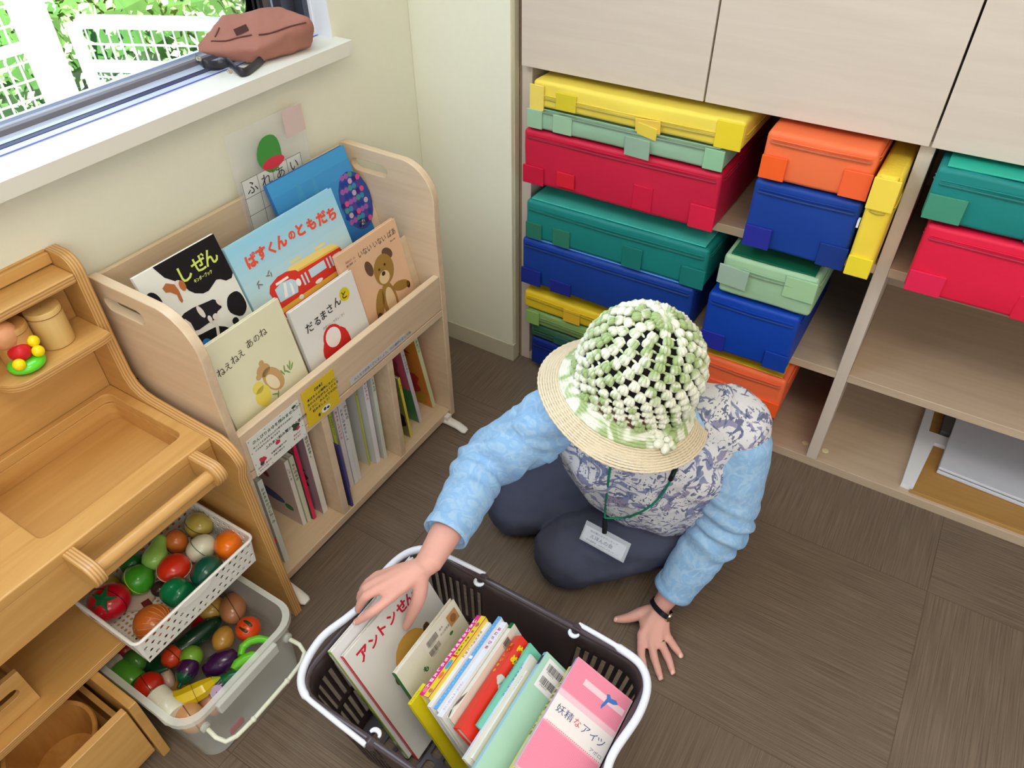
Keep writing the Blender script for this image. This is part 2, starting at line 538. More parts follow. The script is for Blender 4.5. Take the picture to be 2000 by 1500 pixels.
# ---- soft boxes covered in coloured cloth
def fabric_box(x0, x1, z0, z1, y0, y1, rgb, label, side, lid=None, patches=(), flaps=(), zipz=None, group=None, pleats=False):
    """patches: (xa, xb, za, zb, rgb) on the front; side True = own copy wraps the right corner"""
    t = thing('fabric_box', label, 'fabric box', ((x0 + x1) / 2, (y0 + y1) / 2, z0), group)
    mb = MB()
    nx, ny, nz = max(6, int((x1 - x0) / .03)), 8, max(4, int((z1 - z0) / .02))
    idx = {}

    def vert(i, j, k):
        if (i, j, k) in idx: return idx[(i, j, k)]
        a, b_, c = i / nx, j / ny, k / nz
        p = V((x0 + (x1 - x0) * a, y0 + (y1 - y0) * b_, z0 + (z1 - z0) * c))
        s = mnoise.noise(p * 9) * .0035 + mnoise.noise(p * 31) * .0016
        bu = .004
        if i in (0, nx): p.x += (1 if i else -1) * (bu * math.sin(math.pi * c) * math.sin(math.pi * b_)) * .5
        if j in (0, ny): p.y += (1 if j else -1) * (bu * math.sin(math.pi * c) * math.sin(math.pi * a) + s)
        if k == nz: p.z += -.003 + s * .8
        idx[(i, j, k)] = len(mb.v); mb.v.append(p)
        return idx[(i, j, k)]

    def face(*q_): mb.f.append([vert(*a) for a in q_]); mb.m.append(0)
    for i in range(nx):
        for j in range(ny):
            face((i, j, nz), (i + 1, j, nz), (i + 1, j + 1, nz), (i, j + 1, nz)); face((i, j, 0), (i, j + 1, 0), (i + 1, j + 1, 0), (i + 1, j, 0))
        for k in range(nz):
            face((i, 0, k), (i + 1, 0, k), (i + 1, 0, k + 1), (i, 0, k + 1)); face((i, ny, k), (i, ny, k + 1), (i + 1, ny, k + 1), (i + 1, ny, k))
    for j in range(ny):
        for k in range(nz):
            face((0, j, k), (0, j, k + 1), (0, j + 1, k + 1), (0, j + 1, k)); face((nx, j, k), (nx, j + 1, k), (nx, j + 1, k + 1), (nx, j, k + 1))
    fm_ = mat(rgb, .5, 'woven_cloth', .05, 12, bump=.25, bscale=120, spec=.35)
    o = mb.build('body', fm_, t, bevel=.009, seg=3)
    # piping and zip around the upper part
    zz = zipz if zipz is not None else z1 - .022
    e = .0035
    ring = [(x0 - e * .3, y0 + .02, zz), (x0 + .012, y0 - e, zz), ((x0 + x1) / 2, y0 - e - .003, zz), (x1 - .012, y0 - e, zz), (x1 + e * .5, y0 + .02, zz), (x1 + e, y1 - .02, zz)]
    dk = tuple(int(c * .72 + 20) for c in rgb)
    q_ = MB(); q_.tube(ring, .0022, 6); q_.build('zip', mat(dk, .45, 'zip', .02), t, smooth=60)
    q_ = MB(); q_.tube([p[:2] + (zz + .007,) for p in [(a[0], a[1] + .001, 0) for a in ring]], .0014, 6); q_.build('piping', mat(rgb, .5, 'piping', .02), t, smooth=60)
    if lid:
        q_ = MB(); q_.box((x0 + .012, y0 + .006, z1 - .002), (x1 - .012, y1 - .01, z1 + .0012)); q_.build('lid', mat(lid, .5, 'lid_cloth', .05, 12, bump=.2, bscale=100), t, bevel=.001)
    for (xa, xb, za, zb, c) in patches:
        c = tuple(int(c[k_] * .62 + rgb[k_] * .38) for k_ in range(3))
        q_ = MB(); q_.box((xa, y0 - .0068, za), (xb, y0 - .002, zb)); q_.build('hook_patch', mat(c, .6, 'patch_cloth', .05), t, bevel=.0015)
    for (xa, xb, za, zb, c, tilt) in flaps:
        q_ = MB(); q_.obox((xa, y0 - .010, za), (xb - xa, 0, tilt), (-tilt * .3, -.004, zb - za), (0, .004, 0)); q_.build('strap_tab', mat(c, .6, 'strap_cloth', .06), t, bevel=.001)
    return t


FY = 1.445
YB = 1.80
RED = (202, 30, 64); GRN = (24, 128, 122); LGR = (150, 186, 156); LG2 = (160, 196, 158); YEL = (238, 214, 84); YE2 = (232, 206, 20)
BLU = (22, 62, 148); PUR = (48, 32, 150); ORG = (242, 116, 68); OR2 = (250, 84, 14)
FBG = None
fabric_box(.342, .820, .598, .733, FY, YB, RED, 'long red fabric box, bottom of the top-left stack in the cabinet', 1, zipz=.712,
           patches=[(.343, .40, .60, .645, (196, 16, 54)), (.435, .482, .612, .648, (224, 26, 44)), (.63, .677, .607, .665, (206, 18, 58)), (.765, .822, .60, .655, (224, 26, 66))])
fabric_box(.350, .816, .735, .782, FY + .002, YB - .02, LGR, 'flat pale green fabric box between the red and the yellow box', 1, zipz=.777,
           patches=[(.352, .392, .737, .78, LG2), (.42, .468, .738, .779, LG2), (.775, .818, .737, .781, (142, 196, 148))], flaps=[(.60, .658, .728, .772, (150, 180, 156), -.002)])
fabric_box(.362, .846, .784, .846, FY + .004, YB - .04, YEL, 'flat yellow fabric box on top of the top-left stack', 1, zipz=.807,
           patches=[(.358, .394, .779, .835, (238, 212, 110)), (.425, .475, .79, .828, (206, 190, 24)), (.79, .846, .786, .842, YE2)], flaps=[(.62, .676, .783, .812, (242, 204, 84), .004), (.624, .668, .779, .806, (238, 212, 80), -.008)])
fabric_box(.890, 1.098, .598, .748, FY - .012, YB, BLU, 'blue fabric box under the orange one at the top shelf', 1, zipz=.722,
           patches=[(.892, .948, .60, .648, PUR), (1.045, 1.10, .60, .65, (20, 48, 120))])
fabric_box(.893, 1.098, .750, .848, FY - .012, YB, ORG, 'orange fabric box on the top shelf, above the blue one', 1, zipz=.825,
           patches=[(.894, .944, .753, .80, OR2), (1.048, 1.10, .753, .806, (248, 92, 42))])
yb = fabric_box(1.104, 1.150, .602, .818, FY - .03, YB, (242, 210, 66), 'narrow upright yellow fabric block wedged against the divider', 1, zipz=.745,
                patches=[(1.104, 1.150, .607, .650, (238, 220, 40)), (1.1035, 1.1505, .75, .812, (246, 218, 82))])
q = MB(); q.box((1.098, FY - .02, .70), (1.102, FY - .008, .716)); q.build('tag', WH, yb)
fabric_box(.350, .824, .449, .555, FY, YB, GRN, 'long dark green fabric box, uppermost in the middle-left cubby', 1, lid=(70, 186, 170), zipz=.528,
           patches=[(.352, .398, .452, .495, (54, 108, 74)), (.43, .478, .452, .498, (58, 116, 82)), (.62, .67, .452, .508, (22, 112, 104)), (.768, .826, .45, .50, (20, 116, 108))])
fabric_box(.340, .806, .312, .447, FY - .004, YB, BLU, 'long blue fabric box under the dark green one', 1, lid=(92, 158, 232), zipz=.425,
           patches=[(.341, .40, .313, .36, (30, 30, 130)), (.43, .49, .314, .35, (34, 26, 126))])
fabric_box(.862, 1.066, .470, .568, FY - .016, YB, (160, 196, 156), 'pale green fabric box with a dark green lid on the middle shelf', 1, lid=(8, 96, 66), zipz=.535,
           patches=[(1.0, 1.066, .508, .558, (166, 206, 152))], flaps=[(.858, .924, .498, .548, (164, 190, 168), -.004)])
fabric_box(.845, 1.052, .312, .466, FY - .02, YB, (16, 66, 170), 'blue fabric box under the pale green one, beside the straw hat', 1, zipz=.438,
           patches=[(.847, .905, .316, .362, PUR), (1.0, 1.053, .314, .36, (14, 56, 150))])
fabric_box(.345, .80, .228, .286, FY, YB, (236, 200, 40), 'flat yellow fabric box, topmost in the bottom-left cubby', 1, zipz=.262, patches=[(.47, .52, .23, .27, (236, 178, 50))])
fabric_box(.352, .80, .178, .226, FY + .002, YB, (134, 168, 96), 'flat leaf-green fabric box, second in the bottom-left cubby', 1, zipz=.2, patches=[(.354, .395, .18, .222, (150, 190, 100))])
fabric_box(.362, .80, .128, .176, FY + .008, YB, (62, 104, 76), 'flat moss-green fabric box, third in the bottom-left cubby', 1, zipz=.15, patches=[(.44, .52, .135, .16, (30, 84, 84))])
fabric_box(.362, .80, .028, .126, FY + .01, YB, (20, 44, 128), 'navy fabric box at the floor of the bottom-left cubby', 1, zipz=.1)
fabric_box(.84, 1.062, .166, .284, FY - .01, YB, (240, 108, 64), 'orange fabric box beside the person, on the bottom row', 1, lid=(214, 168, 40), zipz=.258,
           patches=[(1.005, 1.062, .168, .212, OR2), (.87, .93, .18, .22, (236, 96, 58))])
fabric_box(.83, 1.045, .028, .163, FY - .005, YB, (204, 20, 44), 'red fabric box behind the shoulder, under the orange box', 1, zipz=.14)
fabric_box(1.196, 1.56, .744, .846, FY - .01, YB, GRN, 'dark green fabric box right of the divider', 1, lid=(44, 176, 150), zipz=.815,
           patches=[(1.198, 1.262, .748, .796, (92, 152, 112)), (1.365, 1.43, .746, .79, (20, 120, 112))])
fabric_box(1.214, 1.59, .598, .741, FY - .014, YB, (222, 28, 64), 'crimson fabric box under the dark green one, right of the divider', 1, zipz=.712,
           patches=[(1.216, 1.28, .60, .645, (226, 36, 84)), (1.40, 1.46, .60, .65, (214, 20, 56))])
# ---- tray with a white board in the lower right cubby
kr = wood((186, 142, 78), (170, 124, 62), 'X', .6, 40, 'kraft_board')
tr_ = thing('cardboard_tray', 'shallow brown cardboard tray holding papers in the lowest cubby', 'tray', (1.65, 1.68, .026))
q = MB(); q.box((1.40, 1.505, .0262), (1.93, 1.84, .030)); q.box((1.40, 1.505, .030), (1.93, 1.509, .036)); q.box((1.40, 1.836, .03), (1.93, 1.84, .046)); q.box((1.926, 1.509, .03), (1.93, 1.836, .046))
q.build('tray_body', kr, tr_, bevel=.001)
q = MB(); q.prism([(1.378, 1.515, .0263), (1.405, 1.512, .0263), (1.4245, 1.70, .0263), (1.4245, 1.7, .0263), (1.46, 1.70, .0263), (1.47, 1.738, .0263), (1.405, 1.738, .0263), (1.405, 1.86, .0263), (1.385, 1.86, .0263)], (0, 0, .014))
tag(q.build('paper_bracket', WH), 'white paper corner piece standing at the left of the cardboard tray', 'paper')
q = MB(); q.box((1.43, 1.745, .0302), (1.52, 1.832, .05))
tag(q.build('notebook', mat((84, 84, 82), .7, var=.3, scale=300)), 'grey speckled notebook behind the white board in the tray', 'notebook')
lt = thing('laptop', 'closed light grey laptop lying flat in the cardboard tray', 'laptop', (1.7, 1.7, .05))
q = MB(); q.obox((1.445, 1.60, .032), (.42, -.022, 0), (.012, .22, .0), (0, 0, .010)); q.build('base', mat((210, 214, 220), .4), lt, bevel=.002)
q = MB(); q.obox((1.445, 1.60, .0455), (.42, -.022, 0), (.012, .22, .0), (0, 0, .008)); q.build('lid', mat((214, 218, 228), .35), lt, bevel=.002)
q = MB(); q.obox((1.449, 1.604, .042), (.412, -.022, 0), (.012, .21, .0), (0, 0, .0035)); q.build('gap', mat((30, 36, 70), .4), lt)
# ------------------------------------------------------------------ outdoors
gr = MB(); gr.add([(-9, -3, -.35), (-.13, -3, -.35), (-.13, 9, -.35), (-9, 9, -.35)], [(0, 1, 2, 3)])
o = gr.build('ground', mat((188, 190, 178), .9, 'concrete_ground', .15, 6)); tag(o, 'pale ground outside the window under the fence', 'ground'); o['kind'] = 'structure'
WF = mat((240, 243, 248), .4, 'white_fence_paint', .01)


def gate(name, label, a, b_, z0, z1, posts, mid):
    t = thing(name, label, 'gate', (a[0], a[1], z0))
    A = V((a[0], a[1], 0)); B = V((b_[0], b_[1], 0)); d = (B - A); Lh = d.length; d.normalize()
    q_ = MB(); q_.tube([A + V((0, 0, z0)), A + V((0, 0, z1 - .03)), A + d * .03 + V((0, 0, z1)), B - d * .03 + V((0, 0, z1)), B + V((0, 0, z1 - .03)), B + V((0, 0, z0))], .021, 8)
    for z in mid: q_.tube([A + V((0, 0, z)), B + V((0, 0, z))], .016, 8)
    q_.build('rail_frame', WF, t, smooth=50)
    for p in posts:
        q_ = MB(); q_.box((p[0] - .035, p[1] - .035, z0 - .1), (p[0] + .035, p[1] + .035, z1 + .04)); q_.build('post', WF, t, bevel=.006)
    q_ = MB()
    zs = z0
    while zs < z1:
        q_.tube([A + V((0, 0, zs)), B + V((0, 0, zs))], .0032, 4, caps=False); zs += .05
    s_ = 0
    while s_ < Lh:
        q_.tube([A + d * s_ + V((0, 0, z0)), A + d * s_ + V((0, 0, z1))], .0032, 4, caps=False); s_ += .035
    q_.build('wire_mesh', WF, t)
    return t


gate('mesh_fence', 'white wire mesh fence panel outside, left of the open gate', (-1.2, .1), (-1.2, 1.2), -.35, .90, [(-1.2, 1.24)], [.74])
gate('mesh_gate', 'white wire mesh gate standing open behind the pouch on the sill', (-1.22, 1.36), (-.62, 1.66), -.35, .765, [], [.63])
lf = MB(); rn = random.Random(3)
for k in range(30000):
    x = -1.45 - rn.random() ** 1.3 * 3.2; y = .2 + rn.random() * 4.6
    top = .35 + .5 * mnoise.noise(V((x * 1.4, y * 1.4, 0))) + (-1.4 - x) * .25
    z = top - rn.random() ** 2 * .5
    c = V((x, y, z)); s = .012 + rn.random() * .016
    d = V((rn.gauss(0, 1), rn.gauss(0, 1), rn.gauss(.6, .6))).normalized(); u, v_, a = frame_of(d)
    t = rn.random() * 6; u2 = u * math.cos(t) + v_ * math.sin(t); v2 = a.cross(u2)
    lf.mi = k % 3
    lf.add([c - u2 * s, c + v2 * s * .55 + a * s * .1, c + u2 * s, c - v2 * s * .55 + a * s * .1], [(0, 1, 2, 3)])
hd = lf.build('leafy_hedge', [mat((188, 222, 164), .5, 'leaf', .2, 5), mat((150, 200, 126), .5, 'leaf', .2, 5), mat((212, 234, 192), .5, 'leaf', .2, 5)])
tag(hd, 'bright green leafy bushes behind the white mesh fence', 'hedge', kind='stuff')
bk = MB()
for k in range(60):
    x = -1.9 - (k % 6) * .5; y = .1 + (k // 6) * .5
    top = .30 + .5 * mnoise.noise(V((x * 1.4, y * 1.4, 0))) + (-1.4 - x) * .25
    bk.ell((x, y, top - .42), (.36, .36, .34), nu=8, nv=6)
tag(bk.build('bush_base', mat((52, 92, 40), .9, 'inner_foliage', .3, 8)), 'dense inner growth of the bushes beyond the fence', 'bushes', kind='stuff')  # dark green base colour with noise, filling out the bushes
def arc(cx, cz, r, a0, a1, n=6):
    return [(cx + r * math.cos(math.radians(a0 + (a1 - a0) * i / n)), cz + r * math.sin(math.radians(a0 + (a1 - a0) * i / n))) for i in range(n + 1)]


def rrect(x0, y0, x1, y1, r, n=5):
    return arc(x1 - r, y1 - r, r, 0, 90, n) + arc(x0 + r, y1 - r, r, 90, 180, n) + arc(x0 + r, y0 + r, r, 180, 270, n) + arc(x1 - r, y0 + r, r, 270, 360, n)


def plate(mb, outer, holes, f, vec):
    """flat plate with holes: outer and holes are 2D loops, f maps them to space, vec the thickness"""
    bm_ = bmesh.new(); vec = V(vec)
    for lp in [outer] + holes:
        vv = [bm_.verts.new(f(*p)) for p in lp]
        for i in range(len(vv)): bm_.edges.new((vv[i], vv[(i + 1) % len(vv)]))
    bmesh.ops.triangle_fill(bm_, use_beauty=True, use_dissolve=False, edges=bm_.edges[:])
    bm_.verts.index_update(); bm_.faces.ensure_lookup_table()
    vs_ = [v.co.copy() for v in bm_.verts]; fs_ = [[v.index for v in q_.verts] for q_ in bm_.faces]
    nrm = sum((q_.normal * q_.calc_area() for q_ in bm_.faces), V((0, 0, 0)))
    bm_.free()
    n = len(vs_)
    # orient every face alike
    out = []
    for q_ in fs_:
        a, b_, c = vs_[q_[0]], vs_[q_[1]], vs_[q_[2]]
        out.append(q_ if (b_ - a).cross(c - a).dot(vec) < 0 else q_[::-1])
    faces = out + [[i + n for i in q_[::-1]] for q_ in out]
    base = 0
    for li, lp in enumerate([outer] + holes):
        L = len(lp)
        P = [f(*p) for p in lp]
        nn = V((0, 0, 0))
        for i in range(L): nn += V(P[i]).cross(V(P[(i + 1) % L]))
        ccw = nn.dot(vec) > 0
        if li > 0: ccw = not ccw
        for i in range(L):
            a, b_ = base + i, base + (i + 1) % L
            faces.append((a, b_, b_ + n, a + n) if ccw else (b_, a, a + n, b_ + n))
        base += L
    mb.add(vs_ + [v + vec for v in vs_], faces)
    return mb


# ------------------------------------------------------------------ picture book display shelf
bw = wood((222, 198, 166), (208, 182, 148), 'Y', .4, 45, 'beech_board', coat=.35)
bwz = wood((222, 198, 166), (208, 182, 148), 'X', .4, 45, 'beech_side', coat=.35)
SH = thing('display_bookshelf', 'pale beech bookshelf with a slanted display rack above three cubbies', 'bookshelf', (.16, .85, 0))
prof = [(.03, .02), (.288, .02), (.288, .47)] + arc(.188, .64, .1, 0, 62, 7)[1:] + [(.20, .736)] + [(.045, .742)] + [(.03, .73)]
prof = [(.03, .015), (.288, .015), (.288, .50), (.287, .60)] + arc(.205, .652, .084, 0, 85, 7) + [(.05, .738)] + arc(.045, .723, .015, 90, 180, 3)
hole = [(x, z) for x, z in arc(.152, .694, .0135, -90, 90, 5)] + [(x, z) for x, z in arc(.078, .694, .0135, 90, 270, 5)]
for y in (.520, 1.155):
    q = MB(); plate(q, prof, [hole], lambda a, b_: (a, y, b_), (0, .018, 0)); q.build('side_panel', bwz, SH, bevel=.003, seg=2)
ye0, ye1 = .538, 1.155


def spart(name, a, b_, bev=.0015):
    q = MB(); q.box(a, b_); return q.build(name, bw, SH, bevel=bev)


spart('back_panel', (.031, ye0, .02), (.040, ye1, .729))
spart('display_rail', (.270, ye0, .372), (.287, ye1, .467), .003)
spart('display_floor', (.041, ye0, .352), (.287, ye1, .370))
spart('bottom_shelf', (.041, ye0, .018), (.285, ye1, .040))
for y in (.729, .946): spart('cubby_divider', (.041, y, .041), (.284, y + .018, .351))
for xb, zb, xt, zt in ((.2415, .371, .197, .549), (.1800, .371, .105, .635)):
    q = MB(); q.obox((xb, ye0, zb - .0002), (0, ye1 - ye0, 0), (xt - xb, 0, zt - zb), (-.0028, 0, -.0007)); q.build('display_step', bw, SH, bevel=.001)
ftm = mat((232, 228, 218), .35, 'cream_plastic', .02)
for y in (1.125, .514):
    q = MB()
    q.tube([(.245, y + .012, .013), (.29, y + .012, .015), (.325, y + .011, .013), (.345, y + .01, .0075), (.352, y + .01, .006)], [(.013, .009), (.013, .010), (.012, .009), (.0125, .006), (.008, .004)], 12, flat=(0, 1, 0))
    q.box((.27, y + .003, .012), (.296, y + .021, .034))
    q.build('stabiliser_foot', ftm, SH, smooth=60)
for y, z in ((.5195, .60),):
    q = MB(); q.lathe([(.002, 0), (.002, .0008)], (.06, y, .52), (0, -1, 0), 10); q.build('screw_hole', mat((60, 50, 40), .7), SH)

# notices fixed to the rail
ns = Fr((.2882, .546, .366), (0, 1, 0), (0, 0, 1), (1, 0, 0))


def notice(name, label, cat, fr, w_, h_, rgb, layers):
    q_ = MB(); q_.obox(fr.p(0, 0, .0001), fr.u * w_, fr.v * h_, fr.n * .0008)
    t = q_.build(name, mat(rgb, .35, 'laminated_paper', .01, coat=.4)); tag(t, label, cat)
    if layers: decals(t, Fr(fr.p(0, 0, .0009), fr.u, fr.v, fr.n), layers, 'printing')
    return t


def scribble(rows):
    def fn(mb, fr):
        for s, a, b_, h in rows: text(mb, fr, s, a, b_, h=h, lift=.0004, bold=.02)
    return fn


notice('notice_card', 'white laminated notice with small pictures hanging on the rail of the display shelf', 'notice', Fr((.2882, .548, .352), (0, 1, 0), (0, 0, 1), (1, 0, 0)), .134, .096, (226, 226, 216), [
    ((30, 90, 60), scribble([('のんびり☆ゆを掴みませんか？', .012, .077, .0095)])),
    ((48, 46, 46), scribble([('ゆっくりえほんをよんだり親子でふれあい', .010, .0665, .0052), ('小さなお子さまと過ごせます', .012, .058, .0048), ('ふれあい読み聞かせの遊び方', .034, .044, .0085),
                             ('★毎週木曜日です', .042, .024, .0052), ('午前十時から', .046, .015, .005)])),
    ((150, 40, 90), scribble([('おはなし会の日', .006, .014, .0048), ('わらべうた', .008, .0065, .0042), ('手あそび', .102, .020, .0046), ('あります', .100, .012, .0046)])),
    ((198, 58, 84), lambda mb, fr: (blob(mb, fr, .064, .040, .0062, .005), blob(mb, fr, .021, .028, .008, .009, wob=.2, seed=3), blob(mb, fr, .115, .036, .008, .006, wob=.2))),
    ((60, 74, 58), lambda mb, fr: (blob(mb, fr, .018, .022, .005, .004, .0006), blob(mb, fr, .112, .042, .009, .008, .0006, wob=.25, seed=8), blob(mb, fr, .12, .088, .006, .003, .0006))),
    ((90, 120, 90), lambda mb, fr: [blob(mb, fr, a, b_, .0012, .0012, .0004, 8) for a, b_ in ((.004, .09), (.004, .06), (.004, .03), (.004, .005), (.129, .09), (.129, .06), (.129, .03), (.129, .005), (.04, .004), (.09, .004), (.045, .091), (.085, .092))]),
])
notice('notice_card', 'yellow laminated notice on the rail of the display shelf', 'notice', Fr((.2882, .692, .362), (0, 1, 0), (0, 0, 1), (1, 0, 0)), .092, .092, (222, 190, 44), [
    ((40, 44, 66), scribble([('【絵本】', .034, .074, .008), ('本はもとの場所にもどし、', .010, .061, .0075), ('次の人が気持ちよく使える', .008, .050, .0075), ('ように、みんなで大切に', .010, .039, .0075), ('読みましょう！', .018, .028, .0075)])),
    ((235, 235, 230), lambda mb, fr: blob(mb, fr, .052, .014, .013, .008)),
    ((52, 60, 90), lambda mb, fr: (blob(mb, fr, .049, .015, .004, .004, .0008), blob(mb, fr, .058, .013, .004, .003, .0008), blob(mb, fr, .032, .012, .003, .004, .0008)))])
notice('label_strip', 'long white label strip on the rail of the display shelf', 'label', Fr((.2882, .822, .378), (0, 1, 0), (0, 0, 1), (1, 0, 0)), .188, .0165, (206, 204, 200), [
    ((126, 126, 140), scribble([('みんなで仲良く使いましょう。元の場所に返してね', .012, .004, .0085)]))])

# ------------------------------------------------------------------ wooden play kitchen
kw = wood((216, 168, 98), (196, 146, 78), 'Y', .42, 34, 'honey_wood', coat=.25)
kx = wood((210, 162, 94), (190, 142, 74), 'X', .42, 34, 'honey_wood_cross', coat=.25)


def ply_mat(axis='Y'):
    mt, nt, b = newmat('plywood_edge')
    N = nt.nodes; tc = N.new('ShaderNodeTexCoord'); wv = N.new('ShaderNodeTexWave')
    wv.wave_type = 'BANDS'; wv.bands_direction = axis; wv.inputs['Scale'].default_value = 62; wv.inputs['Distortion'].default_value = .6; wv.inputs['Detail'].default_value = 1
    cr = N.new('ShaderNodeValToRGB'); cr.color_ramp.elements[0].color = lin((178, 130, 74)) + (1,); cr.color_ramp.elements[1].color = lin((214, 168, 102)) + (1,)
    cr.color_ramp.elements[0].position = .2; cr.color_ramp.elements[1].position = .6
    nt.links.new(tc.outputs['Object'], wv.inputs[0]); nt.links.new(wv.outputs['Fac'], cr.inputs[0]); nt.links.new(cr.outputs[0], b.inputs['Base Color'])
    b.inputs['Roughness'].default_value = .4; b.inputs['Coat Weight'].default_value = .3; b.inputs['Coat Roughness'].default_value = .3
    return mt


pY = ply_mat('Y'); pZ = ply_mat('Z')
KT = thing('play_kitchen', 'honey-coloured wooden play kitchen with a sink basin, rail handle and open shelves', 'toy kitchen', (.18, .15, 0))


def edged(q_, main_n):
    """give faces whose normal lies across main_n the edge material (index 1)"""
    for i, fc in enumerate(q_.f):
        a, b_, c = (q_.v[fc[k]] for k in (0, 1, 2)); nn = (b_ - a).cross(c - a)
        if nn.length > 0: q_.m[i] = 0 if abs(nn.normalized().dot(V(main_n))) > .7 else 1


kp = [(.010, 0), (.352, 0), (.334, .28), (.328, .42)] + arc(.284, .452, .058, -5, 78, 6)[1:] + [(.20, .512), (.13, .516)] + [(.104, .521), (.088, .534), (.080, .556), (.077, .62), (.077, .74)] + arc(.047, .770, .031, 0, 90, 6) + [(.018, .801), (.010, .79)]
for y in (.487, -.16):
    q = MB(); plate(q, kp, [], lambda a, b_: (a, y, b_), (0, .019, 0)); edged(q, (0, 1, 0)); q.build('side_panel', [kx, pY], KT, bevel=.004, seg=3)
K0, K1 = -.141, .487


def kpart(name, a, b_, m_=None, bev=.002, edge=None):
    q = MB(); q.box(a, b_)
    if edge: edged(q, edge)
    return q.build(name, (m_ if m_ else kw) if not edge else [kw, pZ], KT, bevel=bev)


kpart('back_panel', (.010, K0, .03), (.018, K1, .800))
kpart('back_rail', (.0185, K0, .777), (.026, K1, .797))
kpart('top_shelf', (.019, K0, .757), (.078, K1, .774), edge=(0, 0, 1), bev=.003)
q = MB(); plate(q, [(.019, K1)] + [(.108, K1), (.112, .47)] + [(.112, .37)] + arc(.072, .35, .040, 0, -90, 6)[1:] + [(.019, .31)], [], lambda a, b_: (a, b_, .655), (0, 0, .014)); edged(q, (0, 0, 1)); q.build('cup_shelf', [kw, pZ], KT, bevel=.003)
sink = rrect(.034, .206, .242, .468, .016)
q = MB(); plate(q, [(.019, K0), (.288, K0), (.288, K1), (.019, K1)], [sink], lambda a, b_: (a, b_, .492), (0, 0, .020)); q.build('worktop', kw, KT, bevel=.003, seg=3)
q = MB(); plate(q, rrect(.024, .196, .252, .478, .02), [sink], lambda a, b_: (a, b_, .452), (0, 0, .0398)); q.box((.024, .196, .444), (.252, .478, .452)); q.build('sink_basin', kw, KT, bevel=.001)
kpart('apron', (.268, K0, .404), (.286, K1, .4915))
hd_ = MB(); hd_.tube([(.334, .210, .487), (.334, .453, .487)], .0112, 16)
HB = hd_.build('towel_rail', kw, KT, smooth=50)
for y in (.205, .437):
    q = MB(); q.prism([(.2865, y, .466)] + [(a, y, b_) for a, b_ in arc(.335, .487, .0225, -80, 80, 8)] + [(.2865, y, .508)], (0, .021, 0)); edged(q, (0, 1, 0)); q.build('rail_bracket', [kx, pY], KT, bevel=.003)
kpart('lower_shelf', (.019, K0, .193), (.249, K1, .210), edge=(0, 0, 1))
kpart('bay_divider', (.019, .146, .0), (.350, .162, .191), m_=kx)
# open drawer with hole handle
DR = [(-.10, .0), (-.10, .185)]
dfr = [(-.118, .03), (.143, .03), (.143, .182), (-.118, .182)]
dh = [(a, b_) for a, b_ in arc(.035, .120, .013, -90, 90, 5)] + [(a, b_) for a, b_ in arc(-.01, .120, .013, 90, 270, 5)]
q = MB(); plate(q, dfr, [dh], lambda a, b_: (.330, a, b_), (.015, 0, 0)); df = q.build('drawer', kw, KT, bevel=.002)
q = MB(); q.box((.06, -.115, .032), (.329, -.105, .15)); q.box((.06, .130, .032), (.329, .140, .12)); q.box((.06, -.105, .032), (.07, .13, .15)); q.box((.07, -.105, .032), (.329, .13, .040)); q.build('drawer_box', kw, df, bevel=.001)
# wooden crate standing on the lower shelf
CR = thing('wooden_crate', 'light wooden crate with an oval grip hole on the lower kitchen shelf', 'crate', (.15, 0, .211))
ch = [(a, b_) for a, b_ in arc(.055, .262, .010, -90, 90, 5)] + [(a, b_) for a, b_ in arc(.02, .262, .010, 90, 270, 5)]
q = MB(); plate(q, [(-.10, .2115), (.080, .2115), (.080, .300), (-.10, .300)], [ch], lambda a, b_: (.212, a, b_), (.010, 0, 0)); q.build('front_panel', kw, CR, bevel=.001)
q = MB(); q.box((.05, .072, .2115), (.2115, .080, .258)); q.box((.05, -.10, .2115), (.2115, -.092, .258)); q.box((.05, -.092, .2115), (.058, .072, .258)); q.box((.058, -.092, .2115), (.2115, .072, .217)); q.build('tray', kw, CR, bevel=.001)
# bowl in the drawer
def bucket(c, r0, r1, h, name, label, cat, tilt=(0, 0, 1)):
    t = thing(name, label, cat, c)
    q_ = MB(); q_.lathe([(.001, 0), (r0, 0), (r0 + .004, .004), (r1, h - .003), (r1 - .002, h), (r1 - .008, h - .002), (r0 - .004, .012), (.001, .009)], c, tilt, 36, caps=False)
    q_.build('bowl_body', wood((206, 150, 78), (180, 122, 56), 'Z', .45, 40, 'bowl_wood', coat=.2), t, smooth=35)
    return t


bucket((.250, .045, .0425), .058, .075, .100, 'wooden_bowl', 'round wooden bowl inside the open kitchen drawer', 'bowl')
# two wooden cups on the cup shelf
for i, (u, v_, lab) in enumerate(((130, 664, 'pale wooden cup on the play kitchen shelf, right of its twin'), (84, 691, 'darker wooden cup between the pale cup and the small toy'))):
    p = at(u, v_, z=.670)
    c = V((.056, .4265 - i * .0575, .6695))
    t = thing('wooden_cup', lab, 'cup', c, 'wooden cups on the cup shelf')
    q = MB(); q.lathe([(.001, 0), (.0262, 0), (.0275, .0015), (.0275, .066), (.026, .068), (.001, .068)], c, n=28, caps=False)
    q.build('cup_body', wood((216, 180, 112) if i == 0 else (200, 148, 82), (200, 160, 92) if i == 0 else (182, 128, 64), 'Z', .45, 60, 'cup_wood'), t, smooth=40)
    q = MB(); q.tube([c + V((.0277 * math.cos(a * .3), .0277 * math.sin(a * .3), .059)) for a in range(21)], .0008, 5, closed=True); q.build('turned_groove', mat((150, 108, 58), .6), t)
